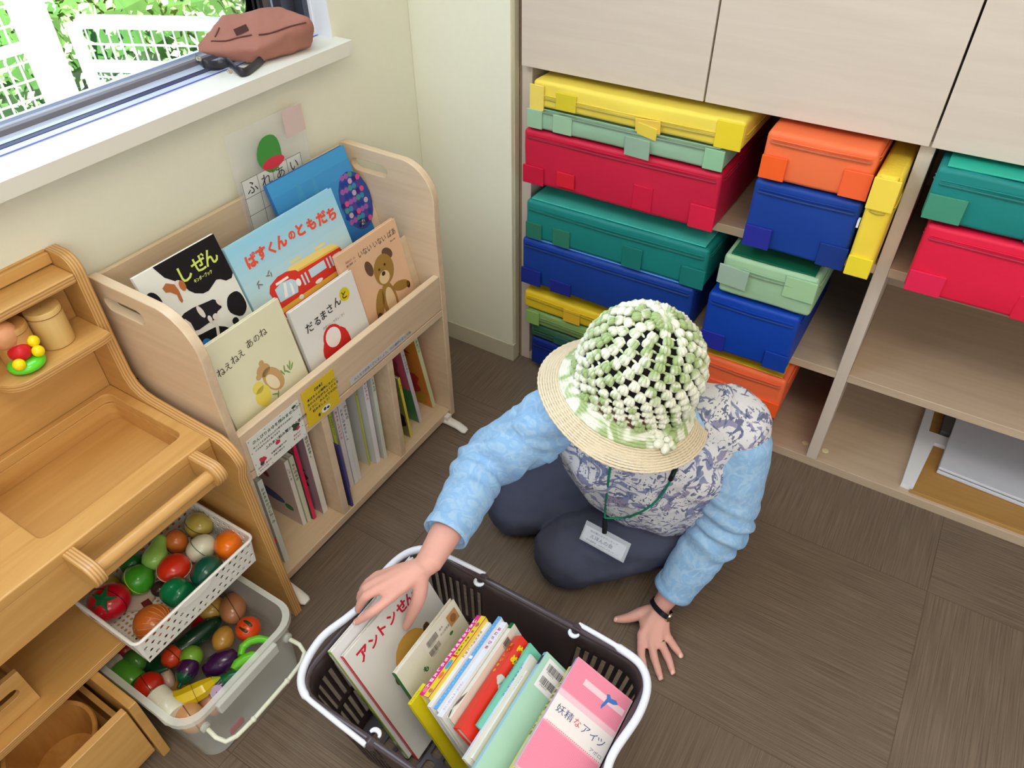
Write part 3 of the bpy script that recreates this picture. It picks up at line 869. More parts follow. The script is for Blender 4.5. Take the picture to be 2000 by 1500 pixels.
# plain small toy at the left end of the shelf
p = at(38, 705, z=.670); p = V((.078, p.y, .6695))
ty = thing('small_toy', 'small red and yellow knob toy on a green dish at the shelf end', 'toy', p)
q = MB(); q.lathe([(.001, 0), (.020, 0), (.0275, .006), (.028, .011), (.023, .017), (.001, .019)], p, n=28, caps=False); q.build('green_dish', mat((96, 214, 40), .25, 'green_plastic', .02, coat=.5), ty, smooth=60)
q = MB(); q.ell(p + V((-.004, 0, .030)), (.017, .020, .017)); q.build('red_knob', mat((206, 30, 36), .35, 'red_plastic', .02), ty, smooth=60)
for dx, dy, dz in ((.016, -.016, .022), (.014, .018, .025), (.004, .022, .038)):
    q = MB(); q.ell(p + V((dx, dy, dz)), (.0095, .0095, .0095)); q.build('yellow_ball', mat((244, 220, 20), .3, 'yellow_plastic', .02), ty, smooth=60)
q = MB(); q.ell(p + V((-.016, -.006, .060)), (.023, .025, .023)); q.build('tan_ball', mat((214, 150, 104), .4, 'tan_plastic', .02), ty, smooth=60)
# ------------------------------------------------------------------ books
PAGE = mat((232, 228, 214), .8, 'paper_edges', .06, 400)


def book(label, o, u, v, n, w_, h_, t_, rgb, spine='L', srgb=None, group=None, soft=False, name='picture_book', cat='book'):
    """o: lower left corner of the visible cover; n points out of that cover. returns (root, cover frame, spine frame)"""
    u = V(u).normalized(); v = V(v).normalized(); n = V(n).normalized(); v = (v - n * v.dot(n)).normalized(); o = V(o)
    sg = 1 if u.cross(v).dot(n) > 0 else -1
    u = v.cross(n) * sg if sg > 0 else -(v.cross(n))
    if (o * 0 + u).dot(V(u)) < 0: u = -u
    t = thing(name, label, cat, o - n * t_ * .5 + u * w_ * .5, group)
    cm = mat(rgb, .32, 'printed_cover', .03, 20, coat=.3)
    c = .0022 if not soft else .0009
    q_ = MB()
    q_.obox(o - n * c, u * w_, v * h_, n * c); q_.obox(o - n * t_, u * w_, v * h_, n * c)
    mats = [cm]
    if srgb: mats.append(mat(srgb, .32, 'printed_spine', .03, 20, coat=.3)); q_.mi = 1
    so = o - n * t_ + (u * (w_ - c) if spine == 'R' else u * 0)
    q_.obox(so - (u * .0003 if spine == 'L' else u * -.0003), u * c, v * h_, n * t_)
    q_.build('cover', mats, t, bevel=.0008, seg=2)
    ov = .003 if not soft else .0003
    q_ = MB()
    a = o - n * (t_ - c) + v * ov + u * (c if spine == 'L' else ov)
    q_.obox(a, u * (w_ - c - ov), v * (h_ - 2 * ov), n * (t_ - 2 * c)); q_.build('pages', PAGE, t)
    cf = Fr(o, u, v, n)
    if spine == 'R': sf = Fr(o + u * (w_ + .0004), -n, v, u)
    else: sf = Fr(o - n * t_ - u * .0004, n, v, -u)
    return t, cf, sf


def spine_text(t, sf, s, h_, rgb=(60, 50, 70), size=.007, t_=.01, off=.015, name='spine_lettering', length=None, extra=None):
    """letters set one under the other down the spine"""
    q_ = MB(); n = len(s); L = length or (h_ * .7); st = min(L / n, size * 1.25)
    z = h_ - off
    for ch in s:
        if ch != ' ': text(q_, sf, ch, t_ / 2 - size * .45, z - size, h=size * (.85 if ch not in 'ーっゃゅょ・。' else .5), bold=.02, lift=.0006)
        z -= st
    if q_.v: q_.build(name, ink(rgb), t)


def grad(fr, w_, h0, h1, c1, c2, n=10, a0=0.0):
    out = []
    for i in range(n):
        f = i / (n - 1)
        c = tuple(int(c1[k] * (1 - f) + c2[k] * f) for k in range(3))
        out.append((c, lambda mb, fr, i=i: rect(mb, fr, a0, h0 + (h1 - h0) * i / n, w_, (h1 - h0) / n, .00025)))
    return out


def onp(u_, v_, x0, z0, k):
    d = at(u_, v_, x=-5) - CAM; n = V((1, 0, k)); c = x0 + z0 * k
    return CAM + d * ((c - n.dot(CAM)) / n.dot(d))


DZ = .3708


def shelf_book(label, x0, k, y0, y1, zt, t_, rgb, spine='L', **kw):
    v = V((-k, 0, 1)).normalized(); n = V((1, 0, k)).normalized()
    h_ = (zt - DZ) / v.z
    return book(label, (x0, y0, DZ), (0, 1, 0), v, n, y1 - y0, h_, t_, rgb, spine, **kw) + (h_,)


# ねえねえ あのね
t, f, s, H = shelf_book('cream picture book with a mouse and a yellow chick, front left of the display rack', .266, .2, .563, .752, .619, .010, (226, 222, 188))
q = MB()
for ch, a, b_, z, an in (('ね', .012, .182, .0155, 0), ('え', .031, .184, .014, 0), ('ね', .047, .187, .0155, 0), ('え', .065, .190, .014, 0), ('あ', .088, .196, .0155, 0), ('の', .106, .198, .0125, 0), ('ね', .122, .199, .0155, 0)):
    text(q, f, ch, a, b_ + .006, h=z)
q.build('title_lettering', ink((62, 54, 46)), t)
decals(t, f, [((196, 158, 104), lambda mb, fr: (blob(mb, fr, .112, .118, .020, .030, ang=25, lift=.0004), blob(mb, fr, .099, .146, .016, .013, lift=.0004), blob(mb, fr, .084, .140, .006, .006), blob(mb, fr, .101, .161, .006, .006))),
              ((232, 216, 180), lambda mb, fr: blob(mb, fr, .108, .114, .011, .020, ang=25, lift=.0006)),
              ((226, 208, 92), lambda mb, fr: (blob(mb, fr, .078, .100, .018, .022, ang=-10, wob=.05), blob(mb, fr, .074, .122, .013, .012))),
              ((130, 160, 90), lambda mb, fr: [blob(mb, fr, a, b_, .0018, .008, ang=g) for a, b_, g in ((.135, .117, 20), (.142, .121, -15), (.152, .118, 10), (.157, .122, -20), (.146, .112, 40), (.102, .088, 60), (.108, .084, -30), (.16, .116, -40))])])
# だるまさんと
t, f, s, H = shelf_book('white picture book with a red round figure, front centre of the display rack', .266, .2, .762, .943, .580, .010, (224, 222, 214))
q = MB()
for ch, a, b_, z in (('だ', .022, .152, .019), ('る', .047, .154, .017), ('ま', .067, .157, .018), ('さ', .087, .160, .018), ('ん', .108, .163, .019), ('と', .135, .168, .016)): text(q, f, ch, a, b_, h=z, bold=.015, lift=.0009)
text(q, f, 'かがくい・ひろし／さく', .062, .137, w=.064, h=.006)
q.build('title_lettering', ink((44, 40, 40)), t)
decals(t, f, [((216, 196, 26), lambda mb, fr: blob(mb, fr, .143, .176, .0145, .0145, lift=.0004)),
              ((206, 46, 40), lambda mb, fr: blob(mb, fr, .082, .086, .040, .040, wob=.03)),
              ((206, 46, 40), lambda mb, fr: blob(mb, fr, .079, .108, .028, .030, lift=.0004)),
              ((238, 226, 218), lambda mb, fr: blob(mb, fr, .079, .110, .021, .022, lift=.0007))])
# いないいないばあ
t, f, s, H = shelf_book('peach picture book with a brown bear, front right of the display rack', .2525, .2, .925, 1.118, .613, .010, (226, 184, 146))
q = MB(); text(q, f, 'いない いない ばあ', .060, .214, w=.124, h=.015); text(q, f, '松谷みよ子・ぶん', .020, .220, w=.030, h=.0055); text(q, f, '瀬川康男・え', .019, .212, w=.030, h=.005); text(q, f, '童心社', .160, .203, w=.018, h=.004)
q.build('title_lettering', ink((70, 58, 44)), t)
decals(t, f, [((104, 76, 56), lambda mb, fr: (blob(mb, fr, .077, .180, .011, .019, ang=12, lift=.0005), blob(mb, fr, .141, .186, .012, .018, ang=50, lift=.0005))),
              ((160, 122, 58), lambda mb, fr: (blob(mb, fr, .118, .157, .032, .036, ang=-6, lift=.0006), blob(mb, fr, .110, .080, .024, .050, lift=.0005), blob(mb, fr, .078, .092, .014, .034, ang=-25), blob(mb, fr, .155, .098, .028, .012, ang=-16))),
              ((226, 196, 150), lambda mb, fr: (blob(mb, fr, .113, .141, .017, .015, lift=.0008), blob(mb, fr, .112, .080, .015, .036, lift=.0008))),
              ((64, 46, 36), lambda mb, fr: (blob(mb, fr, .104, .164, .003, .003, lift=.0009), blob(mb, fr, .124, .167, .003, .003, lift=.0009), blob(mb, fr, .113, .150, .006, .005, lift=.001), blob(mb, fr, .066, .066, .008, .008), blob(mb, fr, .178, .088, .006, .009)))])
# ばすくんのともだち
t, f, s, H = shelf_book('large pale blue picture book with a red bus in the middle display row', .237, .3, .726, 1.012, .712, .012, (160, 204, 220))
WB = .286
decals(t, f, grad(f, WB, .12, H, (226, 222, 204), (150, 204, 224), 12) + [((226, 222, 204), lambda mb, fr: rect(mb, fr, 0, 0, WB, .12, .00025))], 'cover_sky')
q = MB()
for ch, a, b_, z in (('ば', .028, .300, .027), ('す', .056, .303, .025), ('く', .085, .301, .025), ('ん', .106, .302, .026), ('の', .140, .306, .017), ('と', .163, .303, .025), ('も', .192, .301, .025), ('だ', .220, .299, .027), ('ち', .250, .296, .026)): text(q, f, ch, a, b_, h=z, bold=.05, lift=.0009)
q.build('title_lettering', ink((224, 84, 56)), t)
decals(t, f, [((238, 210, 120), lambda mb, fr: (poly(mb, fr, [(.102, .256), (.112, .263), (.140, .262), (.193, .260), (.236, .254), (.250, .240), (.128, .240)], .0006), poly(mb, fr, [(.118, .266), (.148, .266), (.15, .270), (.12, .271)], .0006), poly(mb, fr, [(.185, .262), (.215, .262), (.217, .267), (.187, .267)], .0006))),
              ((214, 58, 44), lambda mb, fr: (poly(mb, fr, [(.052, .205), (.046, .24), (.054, .252), (.078, .2595), (.102, .2585), (.123, .251), (.128, .245), (.249, .240), (.253, .225), (.25, .165), (.06, .165)], .0008))),
              ((236, 178, 70), lambda mb, fr: (rect(mb, fr, .056, .190, .195, .010, .001), poly(mb, fr, [(.128, .245), (.249, .240), (.247, .244), (.13, .249)], .001))),
              ((190, 214, 224), lambda mb, fr: (poly(mb, fr, [(.060, .212), (.060, .240), (.078, .245), (.104, .241), (.117, .230), (.108, .209)], .001), rect(mb, fr, .151, .218, .046, .018, .001), rect(mb, fr, .224, .218, .020, .015, .001), blob(mb, fr, .048, .217, .010, .012, .0011),
                                               [rect(mb, fr, a, .213, .0045, .023, .001) for a in (.129, .139, .203, .213)])),
              ((240, 236, 226), lambda mb, fr: (poly(mb, fr, [(.067, .245), (.067, .250), (.100, .250), (.101, .245)], .0012), blob(mb, fr, .118, .226, .006, .008, .0012), blob(mb, fr, .166, .204, .011, .004, .0012), blob(mb, fr, .11, .197, .006, .005, .0012), poly(mb, fr, [(.073, .214), (.082, .214), (.090, .241), (.084, .242)], .0012), poly(mb, fr, [(.093, .212), (.1, .212), (.102, .230), (.098, .238)], .0012))),
              ((60, 44, 60), lambda mb, fr: (blob(mb, fr, .16, .178, .012, .012, .0012), blob(mb, fr, .22, .178, .012, .012, .0012))),
              ((120, 112, 104), lambda mb, fr: [blob(mb, fr, a, b_, .0055, .0014, .0006, ang=g) for a, b_, g in ((.064, .276, 40), (.060, .271, -20), (.068, .270, 80), (.033, .270, 30), (.037, .264, -30), (.031, .263, 70))])])
# しぜん
t, f, s, H = shelf_book('black and white picture book with cows, at the left end of the display rack', .237, .3, .549, .721, .745, .008, (226, 224, 212), soft=True)
decals(t, f, [((28, 24, 26), lambda mb, fr: (poly(mb, fr, [(.040, H), (.1715, H), (.1715, .312), (.165, .305), (.152, .306), (.143, .314), (.135, .317), (.124, .312), (.112, .307), (.100, .308), (.086, .316), (.078, .326), (.073, .342), (.062, .354), (.050, .366)], .0004),
                                              blob(mb, fr, .150, .258, .020, .024, .0004, wob=.04), blob(mb, fr, .132, .232, .007, .007), blob(mb, fr, .012, .335, .014, .022, .0004), poly(mb, fr, [(.043, .15), (.043, .250), (.06, .247), (.080, .245), (.095, .243), (.108, .234), (.125, .215), (.13, .15)], .0004))),
              ((34, 30, 36), lambda mb, fr: (poly(mb, fr, [(.037, .291), (.035, .282), (.041, .262), (.060, .256), (.081, .257), (.099, .256), (.108, .266), (.119, .268), (.123, .279), (.111, .290), (.096, .292), (.069, .296), (.050, .296)], .0006),)),
              ((222, 212, 202), lambda mb, fr: (poly(mb, fr, [(.040, .262), (.037, .280), (.046, .287), (.052, .275), (.052, .257)], .0008), blob(mb, fr, .079, .282, .005, .013, .0008, ang=10), blob(mb, fr, .088, .262, .004, .007, .0008), blob(mb, fr, .119, .279, .004, .008, .0008, ang=20), poly(mb, fr, [(.089, .256), (.098, .256), (.096, .240), (.090, .224), (.084, .226), (.090, .242)], .0008), blob(mb, fr, .100, .260, .006, .006, .0008))),
              ((176, 106, 58), lambda mb, fr: (poly(mb, fr, [(.037, .352), (.047, .357), (.060, .348), (.062, .335), (.060, .316), (.056, .313), (.054, .320), (.055, .330), (.046, .340), (.039, .343)], .0006), blob(mb, fr, .072, .339, .006, .010, .0006))),
              ((222, 204, 190), lambda mb, fr: blob(mb, fr, .066, .344, .008, .008, .0005)),
              ((40, 120, 190), lambda mb, fr: blob(mb, fr, .060, .226, .010, .010, .0007))])
q = MB()
for ch, a, b_, z in (('し', .076, .341, .028), ('ぜ', .103, .344, .028), ('ん', .130, .344, .028)): text(q, f, ch, a, b_, h=z, bold=.02, lift=.0008)
text(q, f, 'キンダーブック', .095, .331, w=.040, h=.0075, bold=.03, lift=.0008)
q.build('title_lettering', ink((206, 220, 104)), t)
# にじいろのさかな
t, f, s, H = shelf_book('deep blue picture book with many-coloured scales in the back display row', .187, .3, .900, 1.128, .748, .010, (38, 108, 172))
rn = random.Random(5)
sc = []
for i in range(9):
    for j in range(6):
        a = .165 + j * .0125 + (i % 2) * .006; b_ = .225 + i * .0135
        if ((a - .205) / .045) ** 2 + ((b_ - .275) / .062) ** 2 < 1: sc.append((a, b_))
pal = [(40, 60, 140), (90, 60, 140), (60, 130, 170), (70, 140, 130), (150, 90, 160), (210, 80, 130), (50, 40, 110), (190, 160, 180)]
decals(t, f, grad(f, .228, .1, H, (34, 92, 160), (70, 150, 200), 10) + [((70, 150, 190), lambda mb, fr: (blob(mb, fr, .066, .30, .012, .07, .0004, ang=-6), blob(mb, fr, .11, .31, .006, .06, .0004, ang=-6))), ((54, 74, 140), lambda mb, fr: blob(mb, fr, .206, .275, .047, .066, .0005))]
       + [(pal[k], lambda mb, fr, k=k: [blob(mb, fr, a, b_, .0068, .0062, .0007, 10) for i, (a, b_) in enumerate(sc) if (i * 7 + i // 5) % 8 == k]) for k in range(8)]
       + [((220, 96, 110), lambda mb, fr: blob(mb, fr, .212, .19, .012, .006, .0007)), ((28, 52, 60), lambda mb, fr: text(mb, fr, 'み', .188, .215, h=.02, bold=.03))])
# bilingual sheet in a clear sleeve behind the books
po = thing('sleeve_sheet', 'printed grid sheet in a clear plastic sleeve standing behind the books, against the wall', 'poster', (.048, .95, .52))
q = MB(); q.obox((.0425, .856, .3705), (0, .200, 0), (0, 0, .487), (.0008, 0, 0))
q.build('clear_sleeve', mat((236, 240, 246), .15, 'clear_film', 0, alpha=.14, spec=.6), po)
q = MB(); q.obox((.0436, .866, .3705), (0, .165, 0), (0, 0, .392), (.0006, 0, 0)); q.build('grid_paper', mat((220, 220, 210), .8, var=.01), po)
pf = Fr((.0443, .866, .3705), (0, 1, 0), (0, 0, 1), (1, 0, 0))
q = MB()
for i in range(5): rect(q, pf, .001 + i * .0405, 0, .0009, .391, .0003)
for i in range(11): rect(q, pf, 0, .391 - i * .037, .164, .0009, .0003)
text(q, pf, 'ふ', .010, .360, h=.024, lift=.0004); text(q, pf, 'れ', .050, .360, h=.024, lift=.0004); text(q, pf, 'あ', .091, .361, h=.023, lift=.0004); text(q, pf, 'い', .131, .363, h=.019, lift=.0004)
q.build('handwriting', ink((58, 58, 64)), po)
q = MB()
blob(q, pf, .085, .418, .032, .038, .0002, wob=.03); q.build('paper_patch', mat((70, 150, 66), .5, var=.02), po)
q = MB(); blob(q, pf, .09, .398, .030, .012, .0004); q.build('paper_patch', mat((214, 60, 76), .5, var=.02), po)
q = MB(); q.obox((.0420, 1.005, .80), (0, .055, 0), (0, 0, .055), (.0004, 0, 0)); q.build('pink_slip', mat((224, 190, 176), .7), po)


# ---- books in the three cubbies below
def cubby(y, t_, xs, h_, d_, rgb, srgb, label, txt=None, tcol=(90, 70, 90), tilt=0.0, group=None, soft=False, pics=None):
    v = V((0, -tilt, 1)).normalized(); n = V((0, -1, -tilt)).normalized()
    t, cf, sf = book(label, (xs - d_, y, .0405 + t_ * tilt * 1.0), (1, 0, 0), v, n, d_, h_, t_, rgb, 'R', srgb, group, soft)
    if txt: spine_text(t, sf, txt, h_, tcol, min(t_ * .75, .009), t_, .02)
    if pics: decals(t, cf, pics)
    return t


cubby(.545, .008, .238, .27, .19, (150, 150, 160), (140, 138, 166), 'grey-lilac book at the far left of the left cubby', 'みんなのうた', (40, 40, 110))
cubby(.558, .013, .262, .268, .21, (206, 210, 196), (210, 214, 200), 'white-spined book with a red stamp, upright at the left of the left cubby', 'おおきなかぶとねずみ', (70, 90, 60),
      pics=None)
q = MB(); q.box((.2625, .547, .12), (.2632, .557, .135)); tag(q.build('red_sticker', mat((206, 64, 70), .5)), 'small red sticker on the white-spined book in the left cubby', 'sticker')
cubby(.655, .011, .224, .215, .18, (196, 172, 164), (222, 214, 202), 'book with a faded pink cover, shortest in the left cubby', 'しろくま', (150, 110, 110),
      pics=[((150, 60, 70), lambda mb, fr: blob(mb, fr, .10, .14, .010, .014, ang=30)), ((80, 84, 120), lambda mb, fr: blob(mb, fr, .09, .07, .05, .016, ang=-12)), ((70, 120, 80), lambda mb, fr: blob(mb, fr, .15, .05, .014, .010))])
cubby(.668, .012, .226, .218, .18, (206, 204, 180), (206, 208, 180), 'pale green spined book next to the faded pink one', 'もりのなか', (60, 70, 60))
cubby(.681, .009, .232, .275, .19, (96, 38, 44), (214, 28, 80), 'magenta-spined book in the left cubby', 'いちご', (236, 90, 110))
cubby(.706, .015, .240, .285, .20, (176, 140, 150), (222, 218, 206), 'white-spined book with black brush lettering, tallest in the left cubby', 'おばけのかぞく', (44, 30, 34),
      pics=[((120, 40, 50), lambda mb, fr: blob(mb, fr, .15, .1, .03, .02, wob=.3)), ((60, 80, 60), lambda mb, fr: blob(mb, fr, .16, .13, .015, .01, wob=.3))])
cubby(.757, .006, .283, .205, .14, (70, 66, 110), (74, 66, 130), 'thin blue-violet booklet at the very front of the middle cubby', None)
cubby(.774, .012, .238, .265, .19, (40, 50, 50), (210, 206, 196), 'white spine with a red blot, leftmost of the packed row in the middle cubby', 'はな', (200, 70, 80))
cubby(.786, .008, .240, .27, .19, (150, 180, 50), (190, 204, 60), 'yellow-green spined book in the middle cubby', 'かえるのがっこう', (70, 80, 30))
cubby(.801, .013, .240, .272, .19, (214, 206, 206), (222, 214, 214), 'white spine with a pink mark, beside the yellow-green book in the middle cubby', 'きんぎょがにげた', (176, 70, 90))
cubby(.815, .013, .242, .268, .19, (214, 212, 212), (220, 218, 220), 'white spine with grey letters, fourth in the packed row of the middle cubby', 'たまごのあかちゃん', (90, 80, 90))
cubby(.828, .012, .242, .27, .19, (204, 204, 198), (214, 214, 206), 'white spine at the right end of the packed row in the middle cubby', 'のりもの', (80, 90, 90))
cubby(.880, .007, .232, .295, .20, (206, 206, 200), (176, 182, 80), 'olive-spined book with a plain white cover in the middle cubby', 'そらまめくん', (60, 64, 30))
cubby(.895, .014, .246, .30, .20, (214, 214, 214), (228, 226, 230), 'tall white-spined book between the olive and the grey-green one, middle cubby', 'いやいやえん', (176, 90, 110))
cubby(.917, .011, .252, .288, .20, (198, 196, 188), (208, 214, 200), 'grey-green spined book nearest the right divider, middle cubby', 'ぐるんぱ', (90, 110, 90))
cubby(.984, .006, .262, .175, .13, (90, 110, 150), (214, 204, 40), 'thin yellow-spined book at the front of the right cubby', 'えほん', (90, 90, 20), tilt=.05)
cubby(1.012, .008, .262, .215, .15, (140, 130, 80), (214, 206, 60), 'yellow-spined book with a dark cover, second in the right cubby', 'むし', (90, 90, 20), tilt=.08,
      pics=[((60, 24, 40), lambda mb, fr: blob(mb, fr, .10, .06, .05, .03, wob=.1)), ((110, 120, 60), lambda mb, fr: blob(mb, fr, .10, .16, .05, .03, wob=.2))])
cubby(1.067, .012, .250, .278, .19, (62, 130, 84), (206, 196, 202), 'green and pink covered book leaning in the right cubby', 'さくらのもり', (120, 90, 120), tilt=.14,
      pics=[((196, 84, 110), lambda mb, fr: rect(mb, fr, .01, .13, .178, .145)), ((120, 60, 120), lambda mb, fr: blob(mb, fr, .08, .25, .05, .018, wob=.2, lift=.0008)), ((160, 60, 70), lambda mb, fr: blob(mb, fr, .14, .19, .03, .04, wob=.2, lift=.0008))])
cubby(1.132, .013, .246, .282, .20, (222, 132, 52), (206, 210, 160), 'orange and red covered book leaning at the right end of the right cubby', 'おまつり', (30, 130, 130), tilt=.17,
      pics=[((190, 60, 46), lambda mb, fr: (blob(mb, fr, .13, .085, .05, .04, wob=.2), blob(mb, fr, .12, .21, .05, .012, wob=.3, ang=-15))), ((120, 170, 160), lambda mb, fr: blob(mb, fr, .11, .18, .035, .022, wob=.2, lift=.0007)), ((70, 50, 90), lambda mb, fr: blob(mb, fr, .09, .14, .025, .022, wob=.3, lift=.0009)), ((196, 150, 40), lambda mb, fr: blob(mb, fr, .16, .03, .03, .02, wob=.3, lift=.0007)), ((50, 80, 70), lambda mb, fr: blob(mb, fr, .12, .035, .016, .012, wob=.3, lift=.0009))])
# ------------------------------------------------------------------ white perforated basket
wp = mat((236, 234, 224), .35, 'white_plastic', .01, coat=.2)
BX0, BX1, BY0, BY1, BZ0, BZ1 = .13, .338, .206, .474, .2118, .283
pb = thing('perforated_basket', 'white perforated plastic basket of toy vegetables on the kitchen shelf', 'basket', ((BX0 + BX1) / 2, (BY0 + BY1) / 2, BZ0))


def hole_wall(mb, p00, du, dv, L, Hh, nu_, nv_, r, th, notch=None, off=True):
    """wall with round holes; p00 corner, du/dv unit axes"""
    holes = []
    for j in range(nv_):
        for i in range(nu_):
            a = L * (i + .5 + (.25 if j % 2 else -.25) * off) / nu_; b_ = Hh * (j + .62) / (nv_ + .45)
            if notch and notch[0] < a < notch[1] and b_ > notch[2]: continue
            holes.append([(a + r * math.cos(k * math.pi / 3 + .5), b_ + r * math.sin(k * math.pi / 3 + .5)) for k in range(6)])
    plate(mb, [(0, 0), (L, 0), (L, Hh), (0, Hh)], holes, lambda a, b_: p00 + du * a + dv * b_, th)


ti = .006
q = MB()
sl = lambda d: (V((0, 0, BZ1 - BZ0)) + V(d) * ti * 1.2).normalized()
Hh = (BZ1 - BZ0) * 1.0
i0x, i1x, i0y, i1y = BX0 + .012, BX1 - .012, BY0 + .012, BY1 - .012
hole_wall(q, V((i1x - .002, i0y, BZ0)), V((0, 1, 0)), sl((1, 0, 0)), i1y - i0y, Hh, 16, 4, .0044, V((.0016, 0, 0)), notch=(.085, .16, .034))
hole_wall(q, V((i0x, i0y, BZ0)), V((0, 1, 0)), sl((-1, 0, 0)), i1y - i0y, Hh, 17, 4, .0038, V((-.0016, 0, 0)))
hole_wall(q, V((i0x, i0y, BZ0)), V((1, 0, 0)), sl((0, -1, 0)), i1x - i0x, Hh, 13, 4, .0038, V((0, -.0016, 0)))
hole_wall(q, V((i0x, i1y, BZ0)), V((1, 0, 0)), sl((0, 1, 0)), i1x - i0x, Hh, 13, 4, .0038, V((0, .0016, 0)))
# rounded corner posts
for cx, cy, a0 in ((i1x - .002, i1y, 0), (i0x, i1y, 90), (i0x, i0y, 180), (i1x - .002, i0y, 270)):
    n0 = len(q.v)
    lo = []; hi = []
    for k in range(7):
        a = math.radians(a0 + 15 * k)
        lo.append(V((cx + .0016 * math.cos(a), cy + .0016 * math.sin(a), BZ0))); hi.append(V((cx + .0086 * math.cos(a), cy + .0086 * math.sin(a), BZ1 - .001)))
    q.add(lo + hi, [(k, k + 1, k + 8, k + 7) for k in range(6)])
q.build('basket_wall', wp, pb)
q = MB(); hole_wall(q, V((i0x, i0y, BZ0)), V((1, 0, 0)), V((0, 1, 0)), i1x - i0x - .002, i1y - i0y, 18, 24, .0032, V((0, 0, .0016)), off=False); q.build('basket_floor', wp, pb)
lp = rrect(BX0 + .0035, BY0 + .0035, BX1 - .0035, BY1 - .0035, .012, 5)
q = MB(); q.tube([(a, b_, BZ1) for a, b_ in lp], [(.0028, .0034)] * len(lp), 8, closed=True, flat=(0, 0, 1))
q.prism([(BX1 - .006, BY0 + .09, BZ1), (BX1 - .006, BY0 + .165, BZ1), (BX1 - .0065, BY0 + .155, BZ1 - .012), (BX1 - .0075, BY0 + .128, BZ1 - .018), (BX1 - .0065, BY0 + .10, BZ1 - .012)], (.006, 0, .002))
q.build('basket_rim', wp, pb, smooth=60)

# ------------------------------------------------------------------ clear storage tub on the floor
tm, tnt, tb_ = newmat('milky_clear_plastic')
tb_.inputs['Base Color'].default_value = lin((238, 240, 230)) + (1,); tb_.inputs['Roughness'].default_value = .28; tb_.inputs['Alpha'].default_value = .28; tb_.inputs['Specular IOR Level'].default_value = .5
tm2, _, tb2 = newmat('milky_rim'); tb2.inputs['Base Color'].default_value = lin((222, 224, 212)) + (1,); tb2.inputs['Roughness'].default_value = .3; tb2.inputs['Alpha'].default_value = .62
TX_0, TX_1, TY_0, TY_1, TZ = .055, .452, .168, .440, .168
tub = thing('storage_tub', 'milky clear plastic storage tub of toy vegetables on the floor under the play kitchen', 'tub', ((TX_0 + TX_1) / 2, (TY_0 + TY_1) / 2, 0))


def ring(x0, y0, x1, y1, r, z): return [V((a, b_, z)) for a, b_ in rrect(x0, y0, x1, y1, r, 6)]


q = MB()
layers_ = [ring(TX_0 + .020, TY_0 + .024, TX_1 - .014, TY_1 - .024, .03, .001), ring(TX_0 + .016, TY_0 + .020, TX_1 - .011, TY_1 - .020, .034, .006), ring(TX_0 + .008, TY_0 + .010, TX_1 - .008, TY_1 - .010, .04, TZ - .004)]
vs_ = sum(layers_, []); n = len(layers_[0]); fs_ = [list(range(n))[::-1]]
for a in range(2):
    for k in range(n): fs_.append((a * n + k, a * n + (k + 1) % n, (a + 1) * n + (k + 1) % n, (a + 1) * n + k))
q.add(vs_, fs_); q.build('tub_body', tm, tub, smooth=50)
q = MB(); lo = ring(TX_0 + .009, TY_0 + .011, TX_1 - .011, TY_1 - .011, .04, TZ); hi = ring(TX_0, TY_0, TX_1, TY_1, .045, TZ); dn = ring(TX_0 - .001, TY_0 - .001, TX_1 + .001, TY_1 + .001, .045, TZ - .010)
q.add(lo + hi + dn, [(k, (k + 1) % n, n + (k + 1) % n, n + k) for k in range(n)] + [(n + k, n + (k + 1) % n, 2 * n + (k + 1) % n, 2 * n + k) for k in range(n)])
q.build('tub_rim', tm2, tub, smooth=30)
q = MB(); q.box((TX_1 - .004, .232, TZ - .030), (TX_1 + .009, .372, TZ - .004)); q.build('latch_plate', tm2, tub, bevel=.003)
hm = mat((226, 228, 204), .4, 'cream_handle', .02)
q = MB(); q.tube([(TX_1 - .004, .205, .118), (TX_1 + .018, .203, .116), (TX_1 + .034, .208, .110), (TX_1 + .041, .225, .106), (TX_1 + .043, .26, .104), (TX_1 + .043, .35, .104), (TX_1 + .041, .385, .106), (TX_1 + .034, .402, .110), (TX_1 + .018, .407, .116), (TX_1 - .004, .405, .118)], .0042, 10)
for y in (.262, .345): q.ell((TX_1 + .043, y, .104), (.0055, .0055, .0055))
q.build('carry_handle', hm, tub, smooth=60)
q = MB()
for y in (.205, .405): q.lathe([(.009, 0), (.009, .006), (.004, .008)], (TX_1 - .014, y, .118), (1, 0, 0), 14)
q.build('handle_pivot', tm2, tub, smooth=40)
q = MB(); q.obox((TX_1 - .0160, .236, .018), (0, .032, 0), (.0012, 0, .022), (.0008, 0, 0)); tag(q.build('pink_sticker', mat((206, 90, 100), .5)), 'small pink sticker low on the front of the clear tub', 'sticker')


# ------------------------------------------------------------------ toy vegetables
def glossy(rgb, var=.06, r=.3): return mat(rgb, r, 'painted_wood', var, 60, coat=.5)


def veg(name, label, u, v_, z, build, cat='toy food'):
    c = at(u, v_, z=z)
    t = thing(name, label, cat, c)
    build(t, c)
    return t


def part(t, name, m_, fn, smooth=60):
    q_ = MB(); fn(q_); return q_.build(name, m_, t, smooth=smooth)


